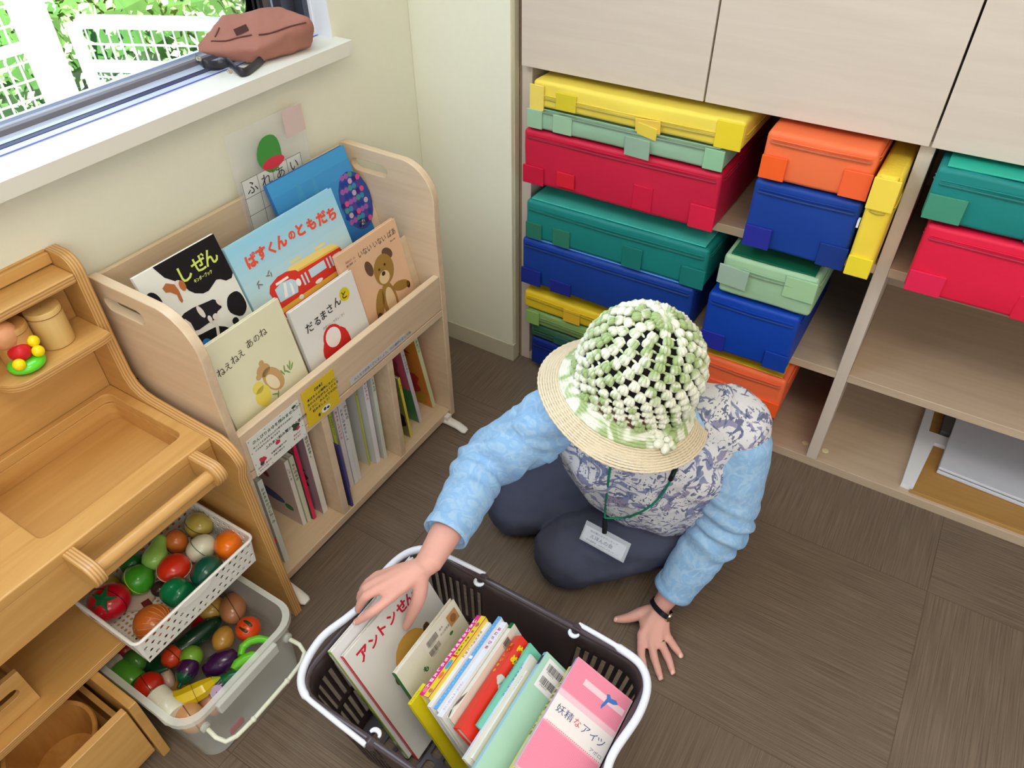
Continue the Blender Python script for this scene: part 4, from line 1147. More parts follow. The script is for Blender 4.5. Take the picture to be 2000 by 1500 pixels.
def rounded(name, label, u, v_, z, r, rgb, axis=(0, 0, 1), cut=False, band=None, extra=None, var=.06):
    def b_(t, c):
        part(t, 'flesh', glossy(rgb, var), lambda q_: q_.ell(c, r, axis, 22, 14))
        if cut:
            u_, w_, a = frame_of(axis)
            s = cut if isinstance(cut, (tuple, list)) else tuple(u_)
            pts = []
            f = frame_of(s)
            for k in range(28):
                th = 2 * math.pi * k / 28
                d = f[0] * math.cos(th) + f[1] * math.sin(th)
                k_ = 1 / math.sqrt((d.dot(u_) / r[0]) ** 2 + (d.dot(w_) / r[1]) ** 2 + (d.dot(a) / r[2]) ** 2)
                pts.append(c + d * k_)
            part(t, 'cut_line', mat(band or tuple(int(x * .5) for x in rgb), .6), lambda q_: q_.tube(pts, .0009, 5, closed=True))
        if extra: extra(t, c)
    return veg(name, label, u, v_, z, b_)


def star_cap(rgb, up, r, h_, n=5):
    def fn(t, c):
        f = frame_of(up); pts = []
        for k in range(2 * n):
            a = math.pi * k / n; rr = r if k % 2 == 0 else r * .38
            pts.append((f[0] * math.cos(a) + f[1] * math.sin(a)) * rr + f[2] * (h_ - (.0035 if k % 2 == 0 else 0)))
        q_ = MB(); o = [c + p for p in pts]; ce = c + f[2] * (h_ + .001)
        q_.add([ce] + o, [(0, 1 + k, 1 + (k + 1) % (2 * n)) for k in range(2 * n)]); q_.add([ce - f[2] * .003] + [p - f[2] * .003 for p in o], [(0, 1 + (k + 1) % (2 * n), 1 + k) for k in range(2 * n)])
        for k in range(2 * n):
            q_.add([o[k], o[(k + 1) % (2 * n)], o[(k + 1) % (2 * n)] - f[2] * .003, o[k] - f[2] * .003], [(0, 3, 2, 1)])
        q_.build('calyx', glossy(rgb), t)
    return fn


VG = [
    ('toy_potato', 'olive-yellow toy potato with a dark cut line at the back of the white basket', 388, 1026, .255, (.023, .026, .023), (182, 164, 74), dict(cut=(.2, .6, .8))),
    ('toy_onion', 'orange-brown toy onion half behind the white one in the white basket', 344, 1058, .250, (.019, .022, .024), (206, 112, 46), dict(cut=(1, 0, .3))),
    ('toy_garlic', 'cream toy garlic bulb beside the orange one in the white basket', 393, 1071, .250, (.022, .023, .027), (222, 222, 196), dict(axis=(.3, .9, .3), cut=(.3, .9, .5))),
    ('toy_orange', 'bright orange toy fruit at the right corner of the white basket', 446, 1064, .250, (.024, .024, .029), (246, 122, 16), dict(axis=(.6, -.5, .3))),
    ('toy_avocado', 'dark green toy avocado near the front rim of the white basket', 405, 1117, .250, (.025, .025, .030), (16, 84, 62), dict(axis=(-.3, 1, .1), cut=(0, .2, 1))),
    ('toy_tomato', 'glossy red-orange toy tomato in the centre of the white basket', 340, 1110, .252, (.028, .026, .021), (214, 50, 24), dict(axis=(.2, .1, 1), cut=(.2, .1, 1), band=(232, 214, 190))),
    ('toy_cabbage', 'bright green toy cabbage with a yellowish top left of the red tomato', 270, 1132, .246, (.026, .026, .026), (64, 156, 36), dict(cut=(.5, .5, .5), band=(190, 190, 80))),
    ('toy_leek', 'deep green toy vegetable half hidden under the towel rail', 262, 1104, .240, (.024, .03, .02), (14, 96, 36), dict(axis=(0, 1, .2))),
    ('toy_lemon', 'yellowish toy fruit under the rail bracket in the white basket', 212, 1146, .235, (.02, .022, .02), (186, 168, 60), dict()),
    ('toy_plum', 'small dark toy fruit between the big red tomato and the green pepper', 312, 1150, .226, (.014, .014, .012), (60, 40, 40), dict()),
]
for nm, lb, u, v_, z, r, rgb, kw_ in VG: rounded(nm, lb, u, v_, z, tuple(x * 1.1 for x in r), rgb, **kw_)


def pear(t, c):
    part(t, 'flesh', glossy((142, 190, 84)), lambda q_: q_.lathe([(.001, -.033), (.012, -.032), (.021, -.024), (.0235, -.013), (.021, -.001), (.0155, .010), (.013, .019), (.0125, .027), (.009, .033), (.001, .035)], c, (-.45, .75, .25), 22, caps=False))


veg('toy_pear', 'pale green toy pear in the white basket under the towel rail', 306, 1079, .262, pear)


def pepper(t, c):
    def fn(q_):
        ax = frame_of((.1, .8, .5)); vs_ = []; n = 30; L = 9
        for i in range(L + 1):
            ph = math.pi * i / L; z_ = math.cos(ph) * .026
            for k in range(n):
                a = 2 * math.pi * k / n; rr = .030 * math.sin(ph) ** .75 * (1 + .09 * math.cos(5 * a)); vs_.append(c + ax[0] * (rr * math.cos(a)) + ax[1] * (rr * math.sin(a)) + ax[2] * z_)
        q_.add(vs_, [(i * n + k, (i + 1) * n + k, (i + 1) * n + (k + 1) % n, i * n + (k + 1) % n) for i in range(L) for k in range(n)])
    part(t, 'flesh', glossy((8, 112, 66), r=.2), fn)


veg('toy_pepper', 'glossy dark green toy bell pepper at the front of the white basket', 347, 1157, .248, pepper)
rounded('toy_tomato', 'big red toy tomato with green star leaves at the left of the white basket', 213, 1175, .256, (.037, .035, .029), (190, 14, 34), axis=(.1, 0, 1), cut=(.3, -.9, .2), extra=star_cap((22, 92, 50), (.35, -.35, 1), .024, .0305))
t = rounded('toy_onion', 'orange-brown ribbed toy onion by the front rim of the white basket', 299, 1216, .248, (.033, .033, .027), (188, 98, 34), axis=(.2, .1, 1))
c = at(299, 1216, z=.248); q = MB(); f = frame_of((.9, .35, .35))
for k in range(18):
    a0 = math.pi * 2 * k / 18
    pts = [c + f[0] * (.0335 * math.sin(ph) * math.cos(a0)) + f[1] * (.0330 * math.sin(ph) * math.sin(a0)) * .98 + f[2] * (.0335 * math.cos(ph)) for ph in [math.pi * i / 10 for i in range(1, 10)]]
    pts = [c + V(((p - c).x, (p - c).y, (p - c).z * .83)) for p in pts]
    q.tube(pts, .0006, 4)
q.build('skin_ribs', mat((224, 150, 80), .4), t)
cd = MB(); cd.obox(at(232, 1196, z=.2145), (.045, .03, 0), (-.03, .055, 0), (0, 0, .006)); tag(cd.build('toy_chopping_card', mat((222, 200, 186), .5)), 'pinkish flat card lying on the floor of the white basket', 'card')
cd = MB(); cd.obox(at(276, 1180, z=.2215), (.062, -.012, 0), (.004, .014, 0), (0, 0, .004)); tag(cd.build('maroon_strip', mat((120, 40, 40), .5)), 'maroon strip lying beside the pinkish card in the white basket', 'strip')

# contents of the tub
VT = [
    ('toy_bread', 'brown toy onion half at the back corner of the clear tub', 455, 1188, .090, (.034, .026, .026), (168, 112, 74), dict(axis=(.6, .6, .2), cut=(.3, .9, 0))),
    ('toy_ginger', 'mustard toy potato half beneath the white basket rim, at the back of the tub', 414, 1188, .085, (.026, .024, .022), (178, 140, 62), dict(cut=(0, 1, 0))),
    ('toy_potato_small', 'mustard-brown egg-shaped toy potato left of the persimmon', 436, 1248, .085, (.021, .021, .025), (180, 132, 52), dict(axis=(-.4, .8, .2))),
    ('toy_melon', 'lime green round toy fruit above the small eggplant in the tub', 374, 1283, .075, (.022, .022, .022), (120, 170, 50), dict()),
    ('toy_carrot_piece', 'orange-red toy piece left of the lime green round fruit', 338, 1281, .078, (.024, .02, .02), (214, 66, 28), dict(cut=(0, 1, 0))),
    ('toy_apple', 'dark red toy fruit under the white basket rim in the tub', 402, 1208, .060, (.03, .03, .024), (176, 24, 30), dict()),
    ('toy_sprout', 'dark green toy vegetable under the orange-red piece in the tub', 308, 1301, .062, (.036, .022, .02), (14, 62, 38), dict(axis=(0, 1, 0))),
    ('toy_pea', 'mid green toy vegetable at the left, under the white basket corner', 264, 1290, .080, (.026, .022, .018), (74, 128, 46), dict(axis=(0, 1, 0))),
    ('toy_radish_red', 'dark red toy fruit in the far left corner of the tub', 244, 1268, .085, (.022, .022, .02), (160, 34, 50), dict()),
    ('toy_tomato_low', 'round red toy tomato at the left of the tub, beside the white radish', 291, 1340, .082, (.027, .027, .022), (198, 40, 20), dict(axis=(.1, 0, 1), cut=(.2, .9, .1))),
    ('toy_shell', 'pinkish white flat toy piece between the red tomato and the small eggplant', 326, 1322, .064, (.026, .016, .012), (206, 178, 158), dict(axis=(.3, .9, .1))),
    ('toy_eggplant_ball', 'tan toy half potato at the front corner of the tub', 372, 1400, .070, (.034, .026, .024), (206, 152, 98), dict(axis=(.2, .9, 0), cut=(.2, .9, 0))),
    ('toy_sweet_potato', 'reddish tan toy root behind the front rim of the tub', 408, 1370, .058, (.034, .02, .018), (176, 122, 92), dict(axis=(.2, .9, 0))),
    ('toy_nut', 'dark toy fruit beside the pale toy piece at the tub floor', 345, 1345, .048, (.02, .03, .015), (150, 110, 50), dict()),
]
for nm, lb, u, v_, z, r, rgb, kw_ in VT:
    lb_names = {'toy_eggplant_ball': 'toy_potato', 'toy_potato_small': 'toy_potato', 'toy_tomato_low': 'toy_tomato', 'toy_bread': 'toy_onion'}
    rounded(lb_names.get(nm, nm), lb, u, v_, z, r, rgb, **kw_)


def persimmon(t, c):
    part(t, 'flesh', glossy((226, 70, 20)), lambda q_: q_.ell(c, (.0245, .0245, .022), (.2, 0, 1), 22, 14))
    q_ = MB(); f = frame_of((.1, -.25, 1))
    for s in (-1, 1): q_.ell(c + f[2] * .0185 + f[0] * s * .0065 + f[1] * .001, (.0045, .012, .0035), nu=10, nv=6, up=f)
    q_.build('leaves', glossy((34, 60, 28)), t, smooth=60)
    q_ = MB(); q_.ell(c + f[2] * .0215, (.0025, .0025, .002), nu=8, nv=5); q_.build('stalk', glossy((190, 60, 30)), t, smooth=60)


veg('toy_persimmon', 'orange toy persimmon with dark green leaves at the right of the tub', 485, 1228, .090, persimmon)


def cucumber(t, c):
    d = (at(418, 1216, z=.075) - at(350, 1268, z=.075)).normalized()
    q_ = MB(); q_.tube([c + d * s for s in (-.052, -.047, -.03, 0, .03, .048, .054)], [.004, .012, .0175, .019, .0175, .011, .004], 18)
    rn = random.Random(2)
    for k in range(46):
        a = rn.random() * 6.28; s = rn.uniform(-.042, .042); f = frame_of(d); q_.ell(c + d * s + (f[0] * math.cos(a) + f[1] * math.sin(a)) * .0185, (.002, .002, .002), nu=6, nv=4)
    q_.build('bumpy_skin', glossy((14, 52, 30), .1, .35), t, smooth=60)


veg('toy_cucumber', 'long dark green bumpy toy cucumber in the middle of the tub', 384, 1243, .080, cucumber)


def eggplant(ax, L, r, cap):
    def fn(t, c):
        a = V(ax).normalized()
        part(t, 'flesh', glossy((62, 22, 74), r=.22), lambda q_: q_.lathe([(.001, -L * .5), (r * .6, -L * .46), (r * .95, -L * .25), (r, -.0), (r * .86, L * .25), (r * .5, L * .43), (.001, L * .48)], c, a, 22, caps=False))
        if cap: part(t, 'cap', glossy((20, 92, 60)), lambda q_: (q_.lathe([(r * .92, L * .14), (r * .80, L * .34), (r * .4, L * .50), (.004, L * .54), (.0035, L * .72), (.001, L * .73)], c + a * .001, a, 12, caps=False)))
        else: part(t, 'cut_line', mat((36, 12, 44), .5), lambda q_: q_.lathe([(r * 1.01, -.0006), (r * 1.01, .0006)], c, a, 22, caps=False))
    return fn


veg('toy_eggplant', 'glossy purple toy eggplant lying in the right middle of the tub', 432, 1294, .076, eggplant((.5, .9, .25), .07, .022, False))
veg('toy_eggplant', 'small purple toy eggplant with a green cap pointing to the front, centre of the tub', 366, 1309, .074, eggplant((.25, -.75, -.1), .046, .020, True))
veg('toy_eggplant', 'purple toy eggplant piece with a green cap by the front rim of the tub', 430, 1340, .070, eggplant((.3, .8, .3), .042, .019, True))
p = at(424, 1352, z=.083)
cdx = MB(); cdx.lathe([(.013, 0), (.013, .0015), (.001, .002)], p, (.2, -.5, .8), 18, caps=False); tag(cdx.build('pale_slice', mat((190, 168, 196), .5), smooth=40), 'pale lilac cut slice resting against the eggplant piece', 'toy food')


def ringpepper(pts, r):
    def fn(t, c):
        P = [at(u_, w_, z=zz) for u_, w_, zz in pts]
        part(t, 'flesh', glossy((112, 214, 40)), lambda q_: q_.tube(P, [r * .75] + [r] * (len(P) - 2) + [r * .75], 14))
    return fn


veg('toy_green_arc', 'lime green curved toy piece beside the persimmon in the tub', 490, 1262, .085, ringpepper([(470, 1280, .085), (474, 1264, .087), (488, 1252, .089), (506, 1248, .09), (524, 1250, .09)], .008))
veg('toy_green_arc', 'lime green curved toy piece touching the clear latch side of the tub', 478, 1292, .080, ringpepper([(456, 1308, .08), (464, 1297, .081), (476, 1288, .083), (492, 1282, .085), (505, 1282, .085)], .010))
veg('toy_green_stalk', 'green toy pepper stalk shape at the front right of the tub', 452, 1322, .085, lambda t, c: part(t, 'stalk', glossy((20, 104, 52)), lambda q_: q_.tube([at(438, 1328, z=.085), at(452, 1320, z=.088), at(470, 1316, z=.088)], [.008, .010, .007], 12)))


def cyl(rgb, pts, r, cap=None):
    def fn(t, c):
        P = [at(u_, w_, z=zz) for u_, w_, zz in pts]; d = (P[1] - P[0]); L = d.length; d.normalize()
        part(t, 'body', glossy(rgb), lambda q_: q_.lathe([(.001, 0), (r * .8, 0), (r, .004), (r, L * .5 - .0007), (r * .965, L * .5), (r, L * .5 + .0007), (r, L - .003), (r * .9, L), (.001, L)], P[0], d, 24, caps=False), 40)
        if cap: part(t, 'leaf_stub', glossy(cap), lambda q_: q_.lathe([(.001, -.014), (.0075, -.013), (.0068, 0)], P[0], d, 14, caps=False), 40)
    return fn


veg('toy_radish', 'white toy radish with a short green leaf stub at the front left of the tub', 324, 1374, .088, cyl((232, 230, 208), [(303, 1356, .088), (345, 1397, .082)], .0235, (92, 186, 84)))
veg('toy_celery', 'leaf green toy cylinder at the left end of the tub', 248, 1318, .078, cyl((82, 152, 44), [(229, 1306, .082), (268, 1336, .074)], .024))
veg('toy_turnip', 'white toy cylinder tucked in the far left corner of the tub', 222, 1298, .085, cyl((216, 212, 200), [(206, 1308, .085), (238, 1283, .085)], .0135))
veg('toy_bean_pod', 'slim dark green toy bean pods beside the pinkish flat toy piece', 312, 1314, .082, lambda t, c: part(t, 'pod', glossy((16, 78, 44)), lambda q_: (q_.tube([at(288, 1318, z=.083), at(305, 1312, z=.086), at(328, 1305, z=.086)], [.004, .006, .004], 10))))


def corn(t, c):
    P = [at(318, 1357, z=.083), at(332, 1364, z=.085), at(352, 1366, z=.087), at(376, 1356, z=.088), at(398, 1344, z=.088), at(416, 1331, z=.087), at(431, 1324, z=.086)]
    part(t, 'skin', glossy((222, 190, 20)), lambda q_: q_.tube(P[:6], [.007, .013, .0175, .0185, .0165, .010], 7), 20)
    part(t, 'tip', glossy((170, 190, 40)), lambda q_: q_.tube(P[5:], [.010, .003], 7), 20)
    f = (P[4] - P[3]).normalized()
    part(t, 'cut_line', mat((150, 120, 20), .5), lambda q_: q_.lathe([(.0187, -.0006), (.0187, .0006)], P[3] + (P[4] - P[3]) * .2, f, 14, caps=False))


veg('toy_banana', 'yellow toy banana lying across the front of the tub', 376, 1352, .088, corn)
# ------------------------------------------------------------------ brown shopping basket
bm1, _, bb1 = newmat('smoky_brown_plastic')
bb1.inputs['Base Color'].default_value = lin((58, 46, 48)) + (1,); bb1.inputs['Roughness'].default_value = .3; bb1.inputs['Alpha'].default_value = .9; bb1.inputs['Specular IOR Level'].default_value = .6
bm2 = mat((74, 62, 66), .3, 'smoky_rim', .05, coat=.3)
SB = thing('shopping_basket', 'smoky brown plastic shopping basket with white handles, full of books', 'basket', (.835, .475, 0))
X0, X1, Y0, Y1, ZT = .590, 1.078, .308, .640, .244


def loop_at(z, rz=.05):
    f = 1 - z / ZT
    a = .040 * f; b_ = .034 * f
    return X0 + a, Y0 + b_, X1 - a, Y1 - b_, rz


def peri(s, z, grow=0.0):
    """point on the rounded wall at fraction s of the way round"""
    x0, y0, x1, y1, r = loop_at(z)
    x0 -= grow; y0 -= grow; x1 += grow; y1 += grow
    segs = [(x1 - r - (x0 + r)), math.pi / 2 * r, (y1 - r - (y0 + r)), math.pi / 2 * r] * 2
    # start at (x0+r, y1) going +x
    L = s * sum(segs)
    for i, sg in enumerate(segs):
        if L <= sg or i == 7: break
        L -= sg
    t = L / r
    if i == 0: return V((x0 + r + L, y1, z))
    if i == 1: return V((x1 - r + r * math.sin(t), y1 - r + r * math.cos(t), z))
    if i == 2: return V((x1, y1 - r - L, z))
    if i == 3: return V((x1 - r + r * math.cos(t), y0 + r - r * math.sin(t), z))
    if i == 4: return V((x1 - r - L, y0, z))
    if i == 5: return V((x0 + r - r * math.sin(t), y0 + r - r * math.cos(t), z))
    if i == 6: return V((x0, y0 + r + L, z))
    return V((x0 + r - r * math.cos(t), y1 - r + r * math.sin(t), z))


q = MB(); NC = 184
zs = [0, .010, .026, .066, .106, .120, .160, .205, .222, ZT]
for z in zs:
    for k in range(NC): q.v.append(peri(k / NC, z))
for j in range(len(zs) - 1):
    for k in range(NC):
        slot = j in (2, 3, 5, 6) and k % 2 == 0
        p = peri((k + .5) / NC, .2)
        if slot and j in (5, 6) and .745 < p.x < .935 and (abs(p.y - Y1) < .03 or abs(p.y - Y0) < .03): slot = False
        if slot: continue
        q.f.append((j * NC + k, (j + 1) * NC + k, (j + 1) * NC + (k + 1) % NC, j * NC + (k + 1) % NC)); q.m.append(0)
q.build('basket_wall', bm1, SB, smooth=40, mods=[('SOLIDIFY', dict(thickness=.0022, offset=0))])
q = MB(); x0, y0, x1, y1, r = loop_at(0)
holes = []
for i in range(13):
    for j in range(5):
        cx = x0 + .035 + i * (x1 - x0 - .07) / 12; cy = y0 + .035 + j * (y1 - y0 - .07) / 4
        holes.append([(cx - .010, cy - .017), (cx - .004, cy - .021), (cx + .004, cy - .021), (cx + .010, cy - .017), (cx + .010, cy + .017), (cx + .004, cy + .021), (cx - .004, cy + .021), (cx - .010, cy + .017)])
plate(q, rrect(x0, y0, x1, y1, .05, 6), holes, lambda a, b_: (a, b_, .003), (0, 0, .003)); q.build('basket_floor', bm1, SB)
q = MB(); q.tube([peri(k / 96, ZT, .0025) for k in range(96)], [(.0055, .0062)] * 96, 8, closed=True, flat=(0, 0, 1)); q.build('basket_rim', bm2, SB, smooth=60)
hw = mat((232, 238, 250), .35, 'white_handle', .01, coat=.3)


def smooth_path(P, n=6):
    out = []; P = [V(p) for p in P]
    for i in range(len(P) - 1):
        a = P[max(i - 1, 0)]; b_ = P[i]; c = P[i + 1]; d = P[min(i + 2, len(P) - 1)]
        for k in range(n):
            t = k / n
            out.append(.5 * ((2 * b_) + (c - a) * t + (2 * a - 5 * b_ + 4 * c - d) * t * t + (3 * b_ - a - 3 * c + d) * t ** 3))
    out.append(P[-1]); return out


Zh = .2535
hl = smooth_path([(.738, Y1 + .010, .247), (.700, Y1 + .007, .251), (.655, Y1 + .003, Zh), (.612, Y1 - .006, Zh), (.587, Y1 - .035, Zh), (.579, Y1 - .085, Zh), (.588, Y1 - .155, Zh), (.583, Y0 + .14, Zh), (.571, Y0 + .085, Zh), (.583, Y0 + .028, Zh), (.612, Y0 - .002, Zh), (.66, Y0 - .008, .251), (.75, Y0 - .012, .247)])
rl = [(.0050, .0045) if i < 12 or i > len(hl) - 12 else (.0082, .0068) for i in range(len(hl))]
q = MB(); q.tube(hl, rl, 10, flat=(0, 0, 1)); h1 = q.build('handle', hw, SB, smooth=60)
hr = smooth_path([(.935, Y1 + .010, .247), (.975, Y1 + .007, .251), (1.015, Y1 + .003, Zh), (1.058, Y1 - .006, Zh), (1.083, Y1 - .035, Zh), (1.090, Y1 - .085, Zh), (1.082, Y1 - .155, Zh), (1.086, Y0 + .14, Zh), (1.098, Y0 + .085, Zh), (1.086, Y0 + .028, Zh), (1.057, Y0 - .002, Zh), (1.01, Y0 - .008, .251), (.93, Y0 - .012, .247)])
q = MB(); q.tube(hr, rl, 10, flat=(0, 0, 1)); q.build('handle', hw, SB, smooth=60)
for x, y, s in ((.738, Y1 + .006, 1), (.752, Y0 - .007, -1), (.935, Y1 + .006, 1), (.928, Y0 - .007, -1)):
    q = MB(); q.lathe([(.012, 0), (.012, .008), (.007, .012)], (x, y - s * .006, .240), (0, s, 0), 16); q.build('pivot_boss', bm2, SB, smooth=40)
    q = MB(); q.tube([(x + .0085 * math.cos(a_), y - s * (.013 - .0085 * math.sin(a_)), .248) for a_ in [math.pi * (1.02 + k_ * .12) for k_ in range(9)]], [.0024, .0034, .0040, .0042, .0042, .0040, .0036, .003, .002], 8); q.build('pivot_hook', hw, SB, smooth=60)


# ---- books standing in it
def barcode(mb, fr, a, b_, w_, h_, seed=1):
    rn = random.Random(seed); x = 0
    while x < w_:
        bw_ = rn.choice((.0005, .0008, .0013)); rect(mb, fr, a + x, b_, bw_, h_, .0008); x += bw_ + rn.choice((.0006, .0009))
    text(mb, fr, '9784' + str(seed) + '0172', a + .003, b_ - .0035, h=.0025, lift=.0008)


def up_book(label, x, y0, z0, lean, w_, h_, t_, rgb, srgb=None, **kw):
    n = V((1, 0, lean)).normalized(); v = V((-lean, 0, 1)).normalized()
    return book(label, (x, y0, z0), (0, 1, 0), v, n, w_, h_, t_, rgb, 'L', srgb, **kw)


def spine_book(label, xs, zt, y0, y1, lean, w_, t_, rgb, srgb=None, **kw):
    """spine upward, running along y; xs = x of the upper right spine edge"""
    d = V((lean, 0, -1)).normalized(); n = V((1, 0, lean)).normalized()
    return book(label, (xs, y0, zt), d, (0, 1, 0), n, w_, y1 - y0, t_, rgb, 'L', srgb, **kw)


t, cf, sf = up_book('white book with purple title letters, first at the left end of the basket', .7425, .377, .0135, .53, .225, .285, .010, (226, 224, 224), (150, 180, 70))
q = MB()
for i, ch in enumerate('もりのおと'): text(q, cf, ch, .024 + i * .026, .245, h=.018, bold=.02)
q.build('title_lettering', ink((110, 30, 120)), t)
decals(t, sf, [((206, 206, 190), lambda mb, fr: (rect(mb, fr, .0004, .19, .009, .09), rect(mb, fr, .0004, .0, .009, .05))), ((170, 110, 60), lambda mb, fr: blob(mb, fr, .005, .03, .003, .012)), ((80, 120, 30), lambda mb, fr: (blob(mb, fr, .005, .11, .002, .02), blob(mb, fr, .004, .16, .002, .016)))], 'spine_picture')
t, cf, sf = up_book('white picture book with red title and a balding ochre head, held in the basket', .7585, .384, .014, .535, .212, .275, .009, (224, 222, 216), (206, 20, 44))
q = MB()
for ch, a, b_, z in (('ア', .020, .236, .024), ('ン', .049, .238, .020), ('ト', .077, .240, .022), ('ン', .100, .240, .020), ('せ', .125, .238, .022), ('ん', .148, .238, .021), ('せ', .168, .238, .021), ('い', .190, .240, .018)): text(q, cf, ch, a, b_, h=z, bold=.035)
q.build('title_lettering', ink((200, 36, 62)), t)
decals(t, cf, [((216, 168, 76), lambda mb, fr: (blob(mb, fr, .108, .145, .048, .060, wob=.02), poly(mb, fr, [(.062, .08), (.154, .08), (.158, .145), (.060, .145)], .0006))),
               ((96, 70, 40), lambda mb, fr: (blob(mb, fr, .060, .150, .010, .019, .0007, wob=.08), blob(mb, fr, .156, .166, .010, .019, .0007, wob=.08), blob(mb, fr, .096, .157, .003, .0022, .0009), blob(mb, fr, .122, .161, .003, .0022, .0009), blob(mb, fr, .100, .166, .004, .0008, .0009), blob(mb, fr, .124, .170, .004, .0008, .0009)))])
q = MB(); text(q, cf, '西村敏雄 さく', .085, .012, w=.022, h=.004); q.build('small_lettering', ink((60, 60, 60)), t)
t, cf, sf = up_book('cream-white book with two barcodes and a small brown photo, third in the basket', .8320, .411, .013, .50, .168, .258, .010, (224, 222, 206), (22, 104, 52))
q = MB(); text(q, cf, 'も', .045, .205, h=.012, bold=.04); q.build('title_lettering', ink((20, 96, 46)), t)
q = MB(); rect(q, cf, .068, .212, .062, .040, .0006); q.build('label_sticker', mat((228, 224, 216), .4, var=0), t)
q = MB(); barcode(q, cf, .075, .234, .028, .012, 3); barcode(q, cf, .071, .217, .028, .011, 5); text(q, cf, '絵本', .110, .238, h=.005); text(q, cf, '市立図書館', .107, .228, h=.005); q.build('barcode', ink((60, 50, 46)), t)
decals(t, cf, [((186, 140, 92), lambda mb, fr: rect(mb, fr, .134, .222, .026, .024, .0007)), ((150, 100, 60), lambda mb, fr: blob(mb, fr, .147, .233, .008, .008, .0009)), ((70, 120, 60), lambda mb, fr: blob(mb, fr, .128, .214, .005, .003, .0009))])
# yellow book peeping out under the pink one
t, cf, sf = spine_book('plain yellow book with its corner peeping out at the low end of the pink one', .7640, .228, .388, .43, .5, .20, .008, (226, 210, 30), (230, 214, 34))
q = MB(); text(q, sf.sub(.007, .004, 90), 'どうぶつえん', 0, 0, h=.0035); q.build('spine_lettering', ink((70, 80, 30)), t)
t, cf, sf = spine_book('pink and yellow spined sound book, spine up in the basket', .7900, .252, .405, .575, .5, .17, .022, (232, 214, 60), (226, 44, 140))
decals(t, sf, [((230, 214, 50), lambda mb, fr: rect(mb, fr, .011, 0, .0108, .17, .0005)), ((240, 120, 150), lambda mb, fr: (blob(mb, fr, .016, .150, .004, .005), blob(mb, fr, .017, .012, .004, .004), blob(mb, fr, .006, .010, .005, .005), blob(mb, fr, .016, .135, .003, .003))),
               ((60, 170, 220), lambda mb, fr: blob(mb, fr, .0165, .064, .0042, .010, .0009)), ((236, 120, 60), lambda mb, fr: blob(mb, fr, .0165, .042, .004, .007, .0009)), ((214, 40, 60), lambda mb, fr: rect(mb, fr, .0115, .080, .010, .004, .0009))], 'spine_picture')
q = MB()
z = .160
for ch in 'いろいろきせかえちらしえほん': text(q, sf, ch, .0015, z - .0085, h=.0075, bold=.05, lift=.0008); z -= .0105
q.build('spine_lettering', ink((250, 232, 240)), t)
q = MB()
z = .125
for ch in 'あそびえほん': text(q, sf, ch, .014, z - .006, h=.0048, bold=.04, lift=.001); z -= .0066
q.build('small_lettering', ink((90, 80, 20)), t)
t, cf, sf = spine_book('white-spined book with small red letters, beside the pink sound book', .8010, .248, .395, .572, .5, .19, .009, (228, 226, 222), (230, 230, 232))
spine_text(t, sf, 'ももたろうとおに', .177, (190, 50, 70), .006, .009, .02)
t, cf, sf = spine_book('book with a light blue chequered spine, among the spine-up books', .8110, .247, .398, .592, .5, .20, .008, (228, 228, 230), (96, 172, 232))
decals(t, sf, [((140, 200, 240), lambda mb, fr: [rect(mb, fr, .0015 + (i % 2) * .003, .006 + i * .006, .002, .003, .0005) for i in range(30)]), ((234, 238, 244), lambda mb, fr: rect(mb, fr, .0003, .10, .0074, .006, .0007))], 'spine_picture')
t, cf, sf = spine_book('white-spined book lettered ねむりひめ in crimson', .8250, .246, .392, .588, .52, .20, .012, (226, 226, 222), (228, 234, 244))
spine_text(t, sf, 'ねむりひめ', .196, (196, 40, 90), .008, .012, .012, length=.07)
q = MB(); text(q, sf.sub(.009, .012, 90), 'さく・グリム え・ホフマン', 0, 0, w=.055, h=.005); q.build('small_lettering', ink((190, 60, 110)), t)
t, cf, sf = spine_book('white book with a brown bacon picture and a barcode near its top', .8370, .2445, .398, .594, .58, .20, .009, (222, 220, 206), (226, 222, 210))
q = MB(); barcode(q, cf.sub(.003, .150, 0), 0, .004, .016, .016, 7); q.build('barcode', ink((50, 44, 40)), t)
decals(t, sf, [((22, 110, 60), lambda mb, fr: rect(mb, fr, .0005, .184, .008, .012, .0006)), ((84, 34, 34), lambda mb, fr: [blob(mb, fr, .002 + i * .0022, .030 + i * .004, .0006, .013, .0008, ang=-8) for i in range(3)]), ((30, 26, 30), lambda mb, fr: blob(mb, fr, .003, .008, .001, .008, .0008, ang=14))], 'spine_picture')
t, cf, sf = spine_book('thick red book with yellow letters on cover and spine, middle of the basket', .8600, .247, .392, .580, 1.0, .17, .020, (226, 52, 34), (222, 46, 32))
q = MB(); text(q, cf, 'ゆ', .006, .158, h=.016, bold=.06); text(q, cf, 'め', .006, .139, h=.015, bold=.06); q.build('title_lettering', ink((238, 206, 30)), t)
q = MB(); z = .172
for ch in 'おいしいゆめ': text(q, sf, ch, .006, z - .008, h=.0068, bold=.03); z -= .0108
q.build('spine_lettering', ink((238, 200, 60)), t)
decals(t, cf, [((206, 204, 196), lambda mb, fr: (blob(mb, fr, .012, .105, .008, .009, wob=.1), blob(mb, fr, .020, .098, .006, .008)))])
t, cf, sf = spine_book('thin teal book squeezed between the red and the white ones', .8790, .243, .412, .578, 1.02, .16, .006, (120, 200, 176), (104, 196, 170))
spine_text(t, sf, 'うみのともだち', .166, (60, 70, 120), .0045, .006, .03)
t, cf, sf = spine_book('white-spined book with blue lettering right of the teal one', .8900, .2405, .360, .562, 1.05, .18, .008, (222, 220, 206), (222, 230, 244))
spine_text(t, sf, 'くつやのねこがいた', .202, (60, 80, 150), .006, .008, .02)
